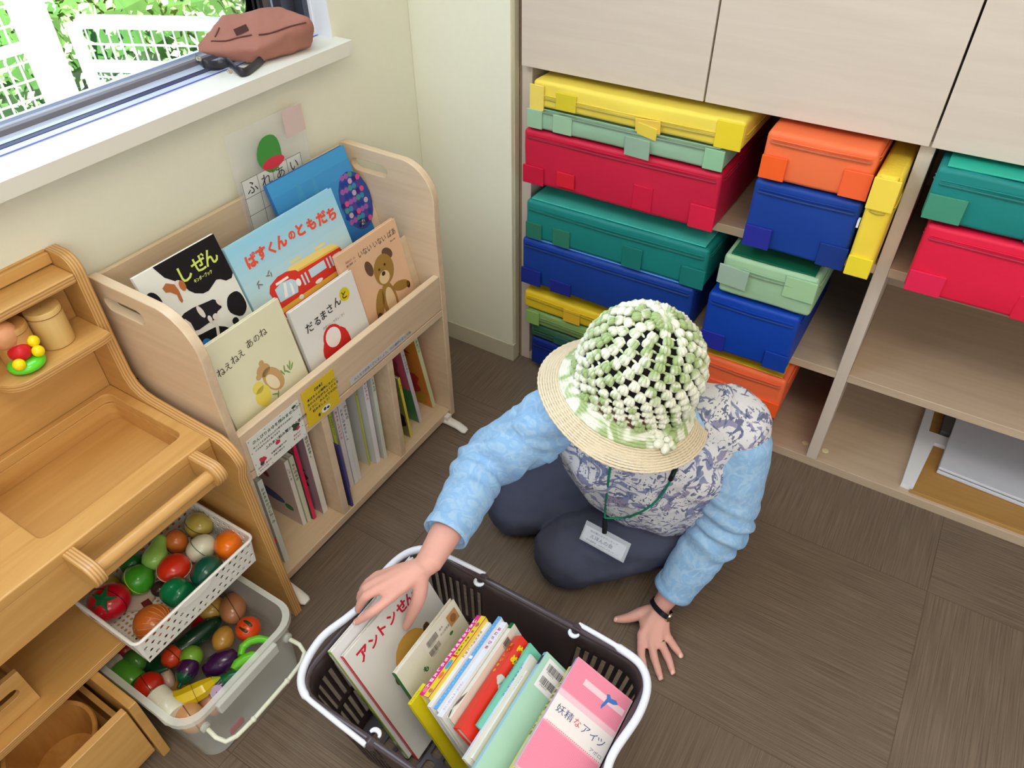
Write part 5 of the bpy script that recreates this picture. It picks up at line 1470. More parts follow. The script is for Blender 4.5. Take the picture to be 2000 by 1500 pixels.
t, cf, sf = spine_book('slim ivory book leaning under the mint green one', .8980, .237, .368, .535, 1.10, .18, .006, (222, 220, 188), (226, 232, 236))
spine_text(t, sf, 'あさのうた', .167, (90, 90, 130), .0045, .006, .012)
t, cf, sf = spine_book('large mint green book with a double barcode sticker', .9120, .2455, .346, .578, 1.40, .165, .012, (170, 214, 190), (156, 206, 226))
q = MB(); rect(q, cf, .010, .172, .042, .054, .0006); q.build('label_sticker', mat((236, 236, 238), .4, var=0), t)
q = MB(); barcode(q, cf, .015, .206, .031, .013, 2); barcode(q, cf, .015, .182, .031, .013, 9); q.build('barcode', ink((40, 40, 44)), t)
q = MB(); rect(q, sf, .002, .206, .008, .018, .0006); q.build('spine_label', ink((60, 50, 56)), t)
t, cf, sf = spine_book('yellow-spined book with brown brush lettering, left of the pink gingham one', .9610, .2475, .352, .577, 1.6, .112, .013, (226, 186, 96), (232, 212, 120))
spine_text(t, sf, 'きつねのおきゃくさま', .232, (74, 60, 30), .009, .013, .03)
t, cf, sf = spine_book('pink gingham book with the dolphin, against the right side of the basket', .9650, .2600, .388, .590, 2.3, .113, .012, (240, 222, 222), (222, 200, 238), soft=True)
gcol = []
PW, PH = .1115, .202


def checks(c, y0, y1, s=.0026):
    def fn(mb, fr):
        a = .0005
        while a < PW - s: rect(mb, fr, a, y0, s * .55, y1 - y0, .0004); a += s
        b_ = y0
        while b_ < y1: rect(mb, fr, .0005, b_, PW - .001, s * .45, .0005); b_ += s
    return fn


decals(t, cf, [((244, 160, 178), lambda mb, fr: (rect(mb, fr, .0003, .140, PW - .0006, PH - .1403, .0003), rect(mb, fr, .0003, .0003, PW - .0006, .082, .0003))),
               ((238, 138, 164), checks(0, .142, PH - .002)), ((238, 138, 164), checks(0, .002, .080)),
               ((240, 196, 206), lambda mb, fr: rect(mb, fr, .0003, .130, PW - .0006, .010, .0004)),
               ((240, 206, 214), lambda mb, fr: rect(mb, fr, .028, .168, .080, .011, .0007)),
               ((236, 228, 224), lambda mb, fr: rect(mb, fr, .0003, .086, PW - .0006, .044, .0004)),
               ((74, 120, 190), lambda mb, fr: (poly(mb, fr, [(.070, .160), (.073, .175), (.070, .182), (.075, .184), (.079, .180), (.088, .183), (.094, .179), (.087, .174), (.078, .172), (.075, .162)], .0010), poly(mb, fr, [(.064, .158), (.070, .161), (.072, .154), (.075, .163)], .0010))),
               ((214, 110, 130), lambda mb, fr: [rect(mb, fr, .006 + i * .0036, .083, .0018, .0014, .0006) for i in range(30)])])
q = MB()
for ch, a in (('妖', .010), ('精', .0265), ('ア', .060), ('イ', .076), ('ツ', .090)): text(q, cf, ch, a, .104, h=.0145 if ch in '妖精' else .013, lift=.0008)
text(q, cf, 'アポロ', .086, .0885, w=.022, h=.0065, lift=.0008)
q.build('title_lettering', ink((76, 90, 130)), t)
q = MB(); text(q, cf, 'な', .0445, .105, h=.0125, lift=.0008); q.build('title_lettering', ink((214, 60, 80)), t)
q = MB(); z = .15
for ch in '妖精なアイツ': text(q, sf, ch, .0025, z - .007, h=.006, lift=.0006); z -= .012
q.build('spine_lettering', ink((130, 170, 214)), t)
# ------------------------------------------------------------------ the kneeling person
from mathutils.bvhtree import BVHTree
PER = thing('person', 'kneeling person in a crocheted hat and lace vest, reaching into the basket of books', 'person', (.93, 1.03, 0))


def chain(mb, pts, rs, n=14, sm=4):
    """smooth limb through joints; rs radii (number or (a, b))"""
    P = smooth_path(pts, sm); R = []
    rr = [(r, r) if not isinstance(r, tuple) else r for r in rs]
    for i in range(len(pts) - 1):
        for k in range(sm):
            t = k / sm; t = t * t * (3 - 2 * t)
            R.append((rr[i][0] * (1 - t) + rr[i + 1][0] * t, rr[i][1] * (1 - t) + rr[i + 1][1] * t))
    R.append(rr[-1])
    return P, R


def limb(mb, pts, rs, flat=None, n=16, ends=True):
    P, R = chain(mb, pts, rs)
    mb.tube(P, R, n, flat=flat)
    if ends:
        for p, r in ((P[0], R[0]), (P[-1], R[-1])): mb.ell(p, (min(r), min(r), min(r)), nu=14, nv=8)


def fuse(mb, name, m_, voxel, smooth_it=6, disp=None, parent=PER, factor=.6):
    o = mb.build(name, m_, parent, mods=[('REMESH', dict(mode='VOXEL', voxel_size=voxel, use_smooth_shade=True)), ('SMOOTH', dict(factor=factor, iterations=smooth_it))])
    bake(o)
    if disp:
        off = parent.location; me = o.data
        ns_ = [v.normal.copy() for v in me.vertices]
        for v, nn in zip(me.vertices, ns_): v.co += nn * disp(v.co + off, nn)
    o.data.polygons.foreach_set('use_smooth', [True] * len(o.data.polygons)); o.data.update()
    return o


RS = V((.77, .885, .49)); RE = V((.655, .79, .375)); RWr = at(835, 1103, z=.350)
LS = V((1.052, 1.000, .485)); LE = V((1.074, .980, .265)); LWr = at(1291, 1183, z=.047)
HIP = V((.945, 1.11, .180)); CH = V((.912, .955, .45)); NK = V((.895, .925, .53))
sd = (LS - RS).normalized()
fwd = V((sd.y, -sd.x, 0)).normalized()

skin = mat((222, 166, 150), .5, 'skin', .05, 40, bump=.12, bscale=260, spec=.35, sub=.12)
b = MB()
# torso, neck, head
limb(b, [HIP, (HIP + CH) / 2 + V((.0, .012, .01)), CH, NK - V((0, 0, .03))], [(.13, .09), (.125, .09), (.115, .070), (.06, .05)], flat=sd)
limb(b, [NK - V((0, 0, .05)), NK + V((-.01, -.012, .04))], [.052, .05])
AX = V((.25, .08, .965)).normalized()
BR = at(1228, 762, z=.578)
HC = BR - AX * .012
fd = (V((-.30, -.95, 0)) - AX * V((-.30, -.95, 0)).dot(AX)).normalized(); hs = AX.cross(fd).normalized()
HC = HC - fd * .020
b.ell(HC, (.076, .094, .100), up=(hs, fd, AX), nu=24, nv=16)
b.ell(HC + fd * .026 - AX * .056, (.048, .052, .052), up=(hs, fd, AX), nu=20, nv=12)
b.ell(HC + fd * .040 - AX * .092, (.026, .028, .020), up=(hs, fd, AX))
# nose, ears, lips, brow
b.tube([HC + fd * .088 - AX * .012, HC + fd * .100 - AX * .035, HC + fd * .104 - AX * .050], [.008, .010, .012], 10)
for s in (-1, 1):
    b.ell(HC + hs * s * .078 - AX * .030 - fd * .005, (.006, .016, .028), up=(hs, fd, AX))
    b.ell(HC + hs * s * .030 + fd * .078 - AX * .045, (.020, .016, .018), up=(hs, fd, AX))
b.ell(HC + fd * .088 - AX * .070, (.021, .010, .005), up=(hs, fd, AX)); b.ell(HC + fd * .086 - AX * .080, (.018, .010, .006), up=(hs, fd, AX))
# arms
limb(b, [RS, (RS + RE) / 2, RE, (RE + RWr) / 2, RWr], [.040, .038, .034, .031, (.026, .020)])
limb(b, [LS, (LS + LE) / 2, LE, (LE + LWr) / 2, LWr], [.040, .038, .034, .030, (.025, .020)])


def hand(mb, wrist, palm_c, knuckles, fingers, thumb, nrm, rw=.021):
    """palm as fans of tubes from the wrist to every knuckle, fingers rooted in the palm"""
    nrm = V(nrm).normalized()
    for k in knuckles: mb.tube([wrist, (wrist + k) / 2 + nrm * .002, k], [(.017, .0135), (.0135, .012), (.0098, .0098)], 12)
    for a, b_ in zip(knuckles[:-1], knuckles[1:]):
        mb.tube([(wrist * .55 + a * .45), a * .9 + wrist * .1], [.011, .009], 10); mb.tube([a * .85 + wrist * .15, b_ * .85 + wrist * .15], [.009, .009], 10)
    mb.ell(palm_c, (rw, rw * 1.05, .0125), axis=nrm, nu=16, nv=10)
    for k, f_ in zip(knuckles, fingers):
        pts = [k * .8 + palm_c * .2, k] + f_; L = len(pts)
        rs = [.0095, .0094, .0084, .0076, .0066][:L]
        P = smooth_path(pts, 4); R = []
        for i in range(L - 1):
            for q_ in range(4): R.append(rs[i] + (rs[i + 1] - rs[i]) * q_ / 4 + (.0007 if q_ == 0 and i in (1, 2, 3) else 0))
        R.append(rs[-1]); mb.tube(P, R, 12); mb.ell(P[-1], (.0066, .0066, .0066), nu=12, nv=8); mb.ell(k, (.0105, .0105, .0105), nu=12, nv=8)
    P = smooth_path(thumb, 4); L = len(thumb); rs = [.014, .0135, .0108, .0098][:L - 1] + [.0075]
    R = []
    for i in range(L - 1):
        for q_ in range(4): R.append(rs[i] + (rs[i + 1] - rs[i]) * q_ / 4)
    R.append(rs[-1]); mb.tube(P, R, 14); mb.ell(P[-1], (.0078, .0078, .0078), nu=12, nv=8)


hand(b, RWr, at(782, 1140, z=.333), [at(764, 1166, z=.327), at(742, 1150, z=.333), at(734, 1138, z=.330), at(737, 1126, z=.323)],
     [[at(730, 1193, z=.318), at(709, 1207, z=.300), at(696, 1215, z=.284)], [at(716, 1164, z=.325), at(704, 1180, z=.303), at(699, 1192, z=.285)],
      [at(715, 1149, z=.322), at(705, 1162, z=.302), at(702, 1171, z=.287)], [at(720, 1138, z=.315), at(711, 1148, z=.298), at(707, 1155, z=.286)]],
     [at(822, 1128, z=.338), at(819, 1164, z=.308), at(806, 1196, z=.268), at(793, 1224, z=.224)], (-.2, .1, 1))
hand(b, LWr, at(1268, 1217, z=.030), [at(1253, 1240, z=.024), at(1271, 1250, z=.024), at(1287, 1249, z=.024), at(1300, 1238, z=.022)],
     [[at(1252, 1272, z=.016), at(1256, 1294, z=.012), at(1260, 1312, z=.010)], [at(1278, 1285, z=.016), at(1285, 1308, z=.012), at(1290, 1324, z=.009)],
      [at(1303, 1281, z=.016), at(1309, 1298, z=.012), at(1314, 1312, z=.009)], [at(1316, 1262, z=.014), at(1324, 1272, z=.011), at(1330, 1281, z=.009)]],
     [at(1272, 1192, z=.035), at(1250, 1199, z=.027), at(1226, 1207, z=.018), at(1204, 1210, z=.011)], (0, 0, 1))
# legs and feet (under the trousers)
KL = V((.800, .885, .088)); KR = V((.640, .948, .082)); HL = V((1.015, 1.07, .150)); HR = V((.875, 1.16, .155)); AL = V((.985, 1.215, .05)); AR = V((.86, 1.27, .05))
for h_, k_, a_ in ((HL, KL, AL), (HR, KR, AR)):
    limb(b, [h_, (h_ + k_) / 2, k_], [.075, .068, .055]); limb(b, [k_ - V((0, 0, .02)), (k_ + a_) / 2 - V((0, 0, .015)), a_], [.045, .045, .034])
    d = (a_ - k_).normalized(); limb(b, [a_, a_ + d * .06 + V((0, 0, -.01)), a_ + d * .13 - V((0, 0, .02))], [(.034, .030), (.036, .026), (.03, .018)])


def veins(p, n):
    return mnoise.noise(p * 120) * .0004


body = fuse(b, 'body', skin, .0036, 4, veins, factor=.5)
# finger nails
nail = mat((236, 190, 174), .25, 'nail', .02, coat=.5)
bvh = BVHTree.FromPolygons([v.co + PER.location for v in body.data.vertices], [tuple(p.vertices) for p in body.data.polygons])
for (u, v_) in ((1289, 1324), (1313, 1313), (1329, 1280), (1202, 1210), (692, 1217)):
    d = (at(u, v_, z=0) - CAM).normalized(); h_ = bvh.ray_cast(CAM, d)
    if h_[0] is None: continue
    q = MB(); q.ell(h_[0] + h_[1] * .0004, (.0038, .0052, .0012), up=(V((0, 0, 1)).cross(h_[1]).normalized() if abs(h_[1].z) < .95 else V((1, 0, 0)), h_[1].cross(V((0, 0, 1)).cross(h_[1]).normalized() if abs(h_[1].z) < .95 else V((1, 0, 0))), h_[1]), nu=12, nv=6)
    q.build('finger_nail', nail, body, smooth=60)
# eyes, mouth, hair
for s in (-1, 1):
    c = HC + hs * s * .030 + fd * .083 - AX * .012
    q = MB(); q.ell(c, (.012, .012, .012)); e = q.build('eye', mat((236, 234, 230), .15, 'eye_white', 0, coat=1), PER, smooth=60)
    q = MB(); q.ell(c + fd * .0085 - AX * .003, (.0055, .0055, .0045), axis=fd); q.build('iris', mat((46, 30, 22), .15, 'iris', 0, coat=1), e, smooth=60)
q = MB(); q.tube([HC + hs * s_ * .006 + fd * (.0975 - abs(s_) * .0022) - AX * .0755 for s_ in (-3, -1.5, 0, 1.5, 3)], .0022, 6); q.build('mouth', mat((176, 92, 84), .4, 'lips'), PER, smooth=60)
hm_ = mat((44, 38, 36), .6, 'dark_hair', .3, 120, bump=.6, bscale=500)
q = MB(); q.ell(HC + AX * .016 + fd * .012, (.091, .099, .122), up=(hs, fd, AX), nu=26, nv=16); q.ell(HC - fd * .045 - AX * .045, (.074, .056, .06), up=(hs, fd, AX), nu=20, nv=12)
hair = fuse(q, 'hair', hm_, .006, 3, lambda p, n: mnoise.noise(V((p.x * 90, p.y * 90, p.z * 20))) * .002)
me = hair.data
# keep the face free of hair
dl = [i for i, v in enumerate(me.vertices) if (v.co + PER.location - HC).dot(fd) > .045 and (v.co + PER.location - HC).dot(AX) < .035]
bm_ = bmesh.new(); bm_.from_mesh(me); bm_.verts.ensure_lookup_table(); bmesh.ops.delete(bm_, geom=[bm_.verts[i] for i in dl], context='VERTS'); bm_.to_mesh(me); bm_.free()

# ---- trousers
tr_m = mat((74, 78, 96), .85, 'dark_trouser_cloth', .08, 8, bump=.3, bscale=900, spec=.15)


def fold(a, f, s=0.0):
    def fn(p, n): return mnoise.noise(V((p.x * f + s, p.y * f, p.z * f * 1.6))) * a + mnoise.noise(p * f * 2.7) * a * .4
    return fn


q = MB()
limb(q, [HIP + V((0, .02, -.02)), HIP + V((-.01, -.03, .04))], [(.165, .12), (.155, .115)], flat=sd)
for h_, k_, a_ in ((HL, KL, AL), (HR, KR, AR)):
    limb(q, [h_, (h_ * .5 + k_ * .5) + V((0, 0, .006)), k_ + (k_ - h_).normalized() * .006 + V((0, 0, -.003))], [(.10, .095), (.088, .086), (.080, .076)])
    limb(q, [k_ - V((0, 0, .018)), (k_ + a_) / 2 - V((0, 0, .02)), a_], [(.064, .060), (.062, .055), (.05, .045)])
fuse(q, 'trousers', tr_m, .007, 6, fold(.006, 16))
q = MB()
for a_, k_ in ((AL, KL), (AR, KR)):
    d = (a_ - k_).normalized(); limb(q, [a_ + d * .02 - V((0, 0, .004)), a_ + d * .07 - V((0, 0, .012)), a_ + d * .135 - V((0, 0, .022))], [(.038, .034), (.040, .028), (.032, .02)])
fuse(q, 'socks', mat((70, 72, 78), .9, 'sock_knit', .1, bump=.3), .006, 4)

# ---- light blue shirt
sm_, snt, sb_ = newmat('light_blue_jersey')
N = snt.nodes; tc = N.new('ShaderNodeTexCoord'); nz = N.new('ShaderNodeTexNoise'); nz.inputs['Scale'].default_value = 42; nz.inputs['Detail'].default_value = 2; nz.inputs['Distortion'].default_value = 2.2
cr = N.new('ShaderNodeValToRGB'); cr.color_ramp.elements[0].position = .42; cr.color_ramp.elements[0].color = lin((142, 184, 224)) + (1,); cr.color_ramp.elements[1].position = .62; cr.color_ramp.elements[1].color = lin((164, 198, 228)) + (1,)
snt.links.new(tc.outputs['Object'], nz.inputs['Vector']); snt.links.new(nz.outputs['Fac'], cr.inputs[0]); snt.links.new(cr.outputs[0], sb_.inputs['Base Color']); sb_.inputs['Roughness'].default_value = .85; sb_.inputs['Specular IOR Level'].default_value = .2
n2 = N.new('ShaderNodeTexNoise'); n2.inputs['Scale'].default_value = 900; bp = N.new('ShaderNodeBump'); bp.inputs['Strength'].default_value = .25; bp.inputs['Distance'].default_value = .001
snt.links.new(tc.outputs['Object'], n2.inputs['Vector']); snt.links.new(n2.outputs['Fac'], bp.inputs['Height']); snt.links.new(bp.outputs[0], sb_.inputs['Normal'])
RC = RE.lerp(RWr, .70); LC = LE.lerp(LWr, .77)
q = MB()
limb(q, [CH + (LS - CH) * .45 + V((0, 0, .015)), LS, (LS + LE) / 2 + V((.006, 0, 0)), LE, (LE + LC) / 2, LC], [.055, .056, .057, .054, .048, .041], ends=False)
limb(q, [CH + (RS - CH) * .45 + V((0, 0, .015)), RS, (RS + RE) / 2, RE, (RE + RC) / 2, RC], [.058, .060, .057, .052, .046, .041], ends=False)
limb(q, [CH - V((0, 0, .06)), CH + V((0, .004, .01)), NK - V((0, 0, .015))], [(.13, .085), (.135, .085), (.082, .072)], flat=sd)
q.ell(NK + V((.012, .012, -.022)), (.100, .085, .035), up=(sd, fwd, V((0, 0, 1)))); q.ell(at(1368, 800, z=.480), (.055, .055, .040), nu=20, nv=12)
q.ell(CH + V((0, .02, .03)), (.12, .08, .05), up=(sd, V((0, 0, 1)).cross(sd), V((0, 0, 1))))
aR = (RC - RE).normalized(); aL = (LC - LE).normalized()


def wr(p, n):
    # creases running round the sleeves, strongest at the elbows
    def ring_(p, e, ax, amp):
        t = (p - e).dot(ax); w_ = math.exp(-(t / .07) ** 2)
        ph = t * 165 + 2.5 * mnoise.noise(p * 22)
        return amp * w_ * (math.sin(ph) * .5 + .2)
    s = 0
    if (p - RE).length < .14: s += ring_(p, RE, aR, .0095)
    if (p - LE).length < .14: s += ring_(p, LE, aL, .0095)
    if (p - RS).length < .10: s += .008 * mnoise.noise(V((p.x * 16, p.y * 40, p.z * 40)))
    return s + mnoise.noise(p * 22) * .0048


shirt = fuse(q, 'long_sleeve_shirt', sm_, .0052, 4, wr)
for nm_, c, ax_, r_ in (('cuff', RC, (RC - (RE + RC) / 2).normalized(), .0405), ('cuff', LC, (LC - (LE + LC) / 2).normalized(), .0405)):
    q = MB(); q.lathe([(r_ - .004, -.014), (r_ + .0012, -.013), (r_ + .002, -.002), (r_ + .002, .006), (r_ - .0005, .0075), (r_ - .004, .004), (r_ - .006, -.006)], c, ax_, 32, caps=False)
    q.build('cuff', sm_, shirt, smooth=60)

# ---- lace vest
vm, vnt, vb = newmat('floral_lace')
N = vnt.nodes; L_ = vnt.links
tc = N.new('ShaderNodeTexCoord')


def nzt(sc_, det=2, dist=0, mp=None):
    n_ = N.new('ShaderNodeTexNoise'); n_.inputs['Scale'].default_value = sc_; n_.inputs['Detail'].default_value = det; n_.inputs['Distortion'].default_value = dist
    if mp:
        m_ = N.new('ShaderNodeMapping'); m_.inputs['Scale'].default_value = mp; m_.inputs['Rotation'].default_value = (.4, .6, .5); L_.new(tc.outputs['Object'], m_.inputs['Vector']); L_.new(m_.outputs[0], n_.inputs['Vector'])
    else: L_.new(tc.outputs['Object'], n_.inputs['Vector'])
    return n_.outputs['Fac']


def ramp(f, p0, p1, c0, c1):
    c_ = N.new('ShaderNodeValToRGB'); c_.color_ramp.elements[0].position = p0; c_.color_ramp.elements[1].position = p1
    c_.color_ramp.elements[0].color = c0 + (1,); c_.color_ramp.elements[1].color = c1 + (1,); L_.new(f, c_.inputs[0]); return c_.outputs[0]


def mix(f, a, b__):
    m_ = N.new('ShaderNodeMix'); m_.data_type = 'RGBA'; L_.new(f, m_.inputs[0])
    for i, x in ((6, a), (7, b__)):
        if isinstance(x, tuple): m_.inputs[i].default_value = x + (1,)
        else: L_.new(x, m_.inputs[i])
    return m_.outputs[2]


bl = ramp(nzt(21, 3, 1.6, (1, 1.9, 1.1)), .53, .56, (0, 0, 0), (1, 1, 1))
bl2 = ramp(nzt(34, 2, 2.2, (1.6, .8, 1.2)), .57, .60, (0, 0, 0), (1, 1, 1))
hue = ramp(nzt(13), .42, .6, lin((128, 138, 172)), lin((154, 146, 172)))
vo = N.new('ShaderNodeTexVoronoi'); vo.inputs['Scale'].default_value = 210; L_.new(tc.outputs['Object'], vo.inputs['Vector'])
dots = ramp(vo.outputs['Distance'], .20, .26, (1, 1, 1), (0, 0, 0)); zone = ramp(nzt(26, 1), .54, .57, (0, 0, 0), (1, 1, 1))
mm = N.new('ShaderNodeMix'); mm.data_type = 'RGBA'; mm.blend_type = 'MULTIPLY'; mm.inputs[0].default_value = 1; L_.new(dots, mm.inputs[6]); L_.new(zone, mm.inputs[7])
c1 = mix(bl, lin((214, 215, 218)), hue); c2 = mix(bl2, c1, lin((104, 110, 142))); c3 = mix(mm.outputs[2], c2, lin((70, 74, 88)))
L_.new(c3, vb.inputs['Base Color']); vb.inputs['Roughness'].default_value = .8; vb.inputs['Specular IOR Level'].default_value = .2
bp = N.new('ShaderNodeBump'); bp.inputs['Strength'].default_value = .35; bp.inputs['Distance'].default_value = .0015; L_.new(vo.outputs['Distance'], bp.inputs['Height']); L_.new(bp.outputs[0], vb.inputs['Normal'])
q = MB()
BL = (HIP + CH) / 2
limb(q, [HIP + V((0, -.01, .01)), BL + fwd * .012 - sd * .020, CH - sd * .008 + V((0, 0, -.01)), CH + V((.006, .012, .045))], [(.180, .135), (.178, .132), (.176, .112), (.125, .085)], flat=sd, ends=False)
q.ell(HIP + fwd * .060 - sd * .012 + V((-.01, -.01, .045)), (.160, .095, .062), up=(sd, fwd, V((0, 0, 1))), nu=24, nv=14)
for s, S in ((1, LS), (-1, RS)):
    limb(q, [CH + sd * s * .06 + V((0, .01, .02)), S - sd * s * (.004 if s > 0 else .022) + V((0, .006, .010))], [(.085, .064), (.082 if s > 0 else .072, .062)], flat=(0, 0, 1), ends=False)
    q.ell(CH + sd * s * .08 + fwd * .055 - V((0, 0, .05)), (.062, .045, .055), up=(sd, fwd, V((0, 0, 1))))
    if s > 0: q.ell(S - sd * .014 + V((0, .012, .014)), (.066, .068, .054), up=(sd, fwd, V((0, 0, 1))), nu=24, nv=14)
    q.ell(CH + sd * s * .085 - fwd * .012 + V((0, 0, .012)), (.092 if s > 0 else .075, .088, .062), up=(sd, fwd, V((0, 0, 1))), nu=24, nv=14)


def vfold(p, n):
    return mnoise.noise(V((p.x * 18, p.y * 18, p.z * 9))) * .006 + mnoise.noise(p * 34) * .0022


vest = fuse(q, 'lace_vest', vm, .006, 5, vfold)
q = MB()
# shirt collar ring showing at the neck
q.tube([NK + V((0, 0, -.030)) + sd * (.098 * math.cos(a)) + fwd * (.075 * math.sin(a)) + V((0, 0, .0 + .008 * math.cos(a * 2))) for a in [2 * math.pi * k / 28 for k in range(28)]], .016, 10, closed=True)
q.build('shirt_collar', sm_, shirt, smooth=60)

# ---- sun hat
yarn, ynt, yb_ = newmat('variegated_yarn')
N = ynt.nodes; tc = N.new('ShaderNodeTexCoord'); nz = N.new('ShaderNodeTexNoise'); nz.inputs['Scale'].default_value = 26; nz.inputs['Detail'].default_value = 1.5; nz.inputs['Distortion'].default_value = 1.2
cr = N.new('ShaderNodeValToRGB'); cr.color_ramp.elements[0].position = .40; cr.color_ramp.elements[0].color = lin((164, 184, 128)) + (1,); cr.color_ramp.elements[1].position = .54; cr.color_ramp.elements[1].color = lin((230, 232, 214)) + (1,)
ynt.links.new(tc.outputs['Object'], nz.inputs['Vector']); ynt.links.new(nz.outputs['Fac'], cr.inputs[0]); ynt.links.new(cr.outputs[0], yb_.inputs['Base Color']); yb_.inputs['Roughness'].default_value = .9; yb_.inputs['Specular IOR Level'].default_value = .15
n2 = N.new('ShaderNodeTexNoise'); n2.inputs['Scale'].default_value = 420; bp = N.new('ShaderNodeBump'); bp.inputs['Strength'].default_value = .7; bp.inputs['Distance'].default_value = .0015
ynt.links.new(tc.outputs['Object'], n2.inputs['Vector']); ynt.links.new(n2.outputs['Fac'], bp.inputs['Height']); ynt.links.new(bp.outputs[0], yb_.inputs['Normal'])
cream = mat((222, 208, 180), .9, 'cream_straw_yarn', .06, 60, bump=.7, bscale=420, spec=.15)
HU, HV, HA = hs, AX.cross(hs).normalized(), AX
CRH = .158


def hp(r, h_, a): return BR + HU * (r * math.cos(a)) + HV * (r * math.sin(a)) + HA * h_


def cprof(t):
    """crown profile: t 0 base .. 1 pole -> radius, height"""
    if t < .26:
        k = t / .26; return .1010 - .001 * k, .012 + .046 * k
    a = (t - .26) / .74 * math.pi / 2
    return .1000 * math.cos(a) ** .92, .058 + (CRH - .058) * math.sin(a)


rows = 15
rn = random.Random(11)
hat = MB()
for i in range(rows):
    t0 = i / rows * .97; t1 = (i + 1) / rows * .97; tm_ = (t0 + t1) / 2
    r, h_ = cprof(tm_); r0_, h0_ = cprof(t0); r1_, h1_ = cprof(t1)
    if r < .014: continue
    nP = max(6, round(2 * math.pi * r / .0254)); ph = i * math.pi / nP + rn.uniform(-.04, .04) + i * .04
    for k in range(nP):
        a = 2 * math.pi * k / nP + ph + rn.uniform(-.03, .03)
        P0 = hp(r, h_, a); up_ = (hp(r1_, h1_, a) - hp(r0_, h0_, a)); hl_ = up_.length; up_.normalize()
        side = (HV * math.cos(a) - HU * math.sin(a)); out = side.cross(up_).normalized()
        if out.dot(P0 - BR) < 0: out = -out
        for s in (-1, 0, 1):
            c = P0 + side * s * .0050 + out * (.0040 - abs(s) * .0016) + up_ * rn.uniform(-.0006, .0006)
            hat.ell(c, (.0042, .0056, hl_ * .55), up=(side, out, (up_ - side * s * .12).normalized()), nu=8, nv=6)
        for s in (-1, 1):
            c = P0 + up_ * s * hl_ * .42 + out * .001
            hat.ell(c, (.0085, .0034, .0030), up=(side, out, up_), nu=8, nv=5)
        # link towards the next cluster
        P1 = hp(r, h_, a + math.pi / nP) - up_ * hl_ * .48
        hat.ell(P1, (.0062, .0026, .0022), up=(side, out, up_), nu=6, nv=4)
r_, h_ = cprof(.95)
hat.ell(hp(0, CRH - .004, 0), (.022, .022, .009), up=(HU, HV, HA), nu=14, nv=8)
for k in range(9): hat.ell(hp(.016, CRH - .005, k * .698), (.0065, .0065, .006), nu=8, nv=6)
crown = hat.build('hat_crown', yarn, PER, smooth=60)
bd = MB()
for i in range(5):
    n_ = 110
    bd.tube([hp(.1050 + i * .0036 + .0007 * (j % 2), .012 - i * .0040, 2 * math.pi * j / n_) for j in range(n_)], [.0031 + .0006 * (j % 2) for j in range(n_)], 6, closed=True)
bd.build('hat_band', yarn, PER, smooth=60)
brm = MB()
NR = 9
for i in range(NR):
    k = i / (NR - 1); n_ = 150
    brm.tube([hp(.1215 + .031 * k + .0005 * (j % 2), -.009 - .016 * k + .004 * k * math.sin(2 * math.pi * j / n_ * 3 + 1), 2 * math.pi * j / n_) for j in range(n_)], [.0019 + .0005 * (j % 2) for j in range(n_)], 6, closed=True)
    if i < NR - 1: brm.lathe([(.1215 + .031 * k, 0), (.1215 + .031 * (k + .1), -.0016)], BR + HA * (-.0095 - .016 * k), HA, 60, caps=False)
brim = brm.build('hat_brim', cream, PER, smooth=60)
fl_ = MB(); aF = None
fp = at(1297, 840, z=BR.z + .0); rel = fp - BR; aF = math.atan2(rel.dot(HV), rel.dot(HU))
fc = hp(.114, .004, aF); fo = (fc - BR - HA * .0).normalized() * .6 + HA * .8; fo.normalize(); fu = frame_of(fo)
for k in range(6):
    a = k * math.pi / 3; fl_.ell(fc + (fu[0] * math.cos(a) + fu[1] * math.sin(a)) * .014 + fo * .004, (.011, .0085, .007), up=(fu[0] * math.cos(a) + fu[1] * math.sin(a), (fu[1] * math.cos(a) - fu[0] * math.sin(a)), fo), nu=8, nv=6)
fl_.ell(fc + fo * .009, (.006, .006, .005))
fl_.build('crochet_flower', yarn, PER, smooth=60)

# ---- wristwatch and ring
wd_ = (at(1330, 1138, z=.098) - LWr).normalized(); wc = at(1292, 1187, z=.050)
q = MB(); q.lathe([(.0255, -.0055), (.0275, -.0055), (.0275, .0055), (.0255, .0055)], wc, wd_, 36, sx=1.0, sy=.84, caps=False); wt = q.build('wristwatch', mat((20, 22, 34), .4, 'black_strap', .05, coat=.2), PER, smooth=40)
steel = mat((200, 196, 180), .2, 'steel', .02, metal=1)
sp = at(1307, 1200, z=.052); dirn = (sp - wc) - wd_ * (sp - wc).dot(wd_); dirn.normalize()
q = MB(); q.lathe([(.011, 0), (.012, .002), (.011, .005), (.009, .0055)], wc + dirn * .0245, dirn, 24); q.build('watch_case', steel, wt, smooth=40)
rg = at(1290, 1256, z=.020); rgd = (at(1303, 1281, z=.016) - at(1287, 1249, z=.024)).normalized()
q = MB(); q.lathe([(.0095, -.0018), (.0108, -.0016), (.0108, .0016), (.0095, .0018)], rg, rgd, 28, caps=False); q.build('finger_ring', steel, PER, smooth=40)

# ---- lanyard and badge
vb_ = BVHTree.FromPolygons([v.co + PER.location for v in vest.data.vertices], [tuple(p.vertices) for p in vest.data.polygons])


def on_vest(u, v_, lift=.004, zf=.3):
    d = (at(u, v_, z=0) - CAM).normalized(); h_ = vb_.ray_cast(CAM, d)
    return (h_[0] - d * lift) if h_[0] is not None else at(u, v_, z=zf)


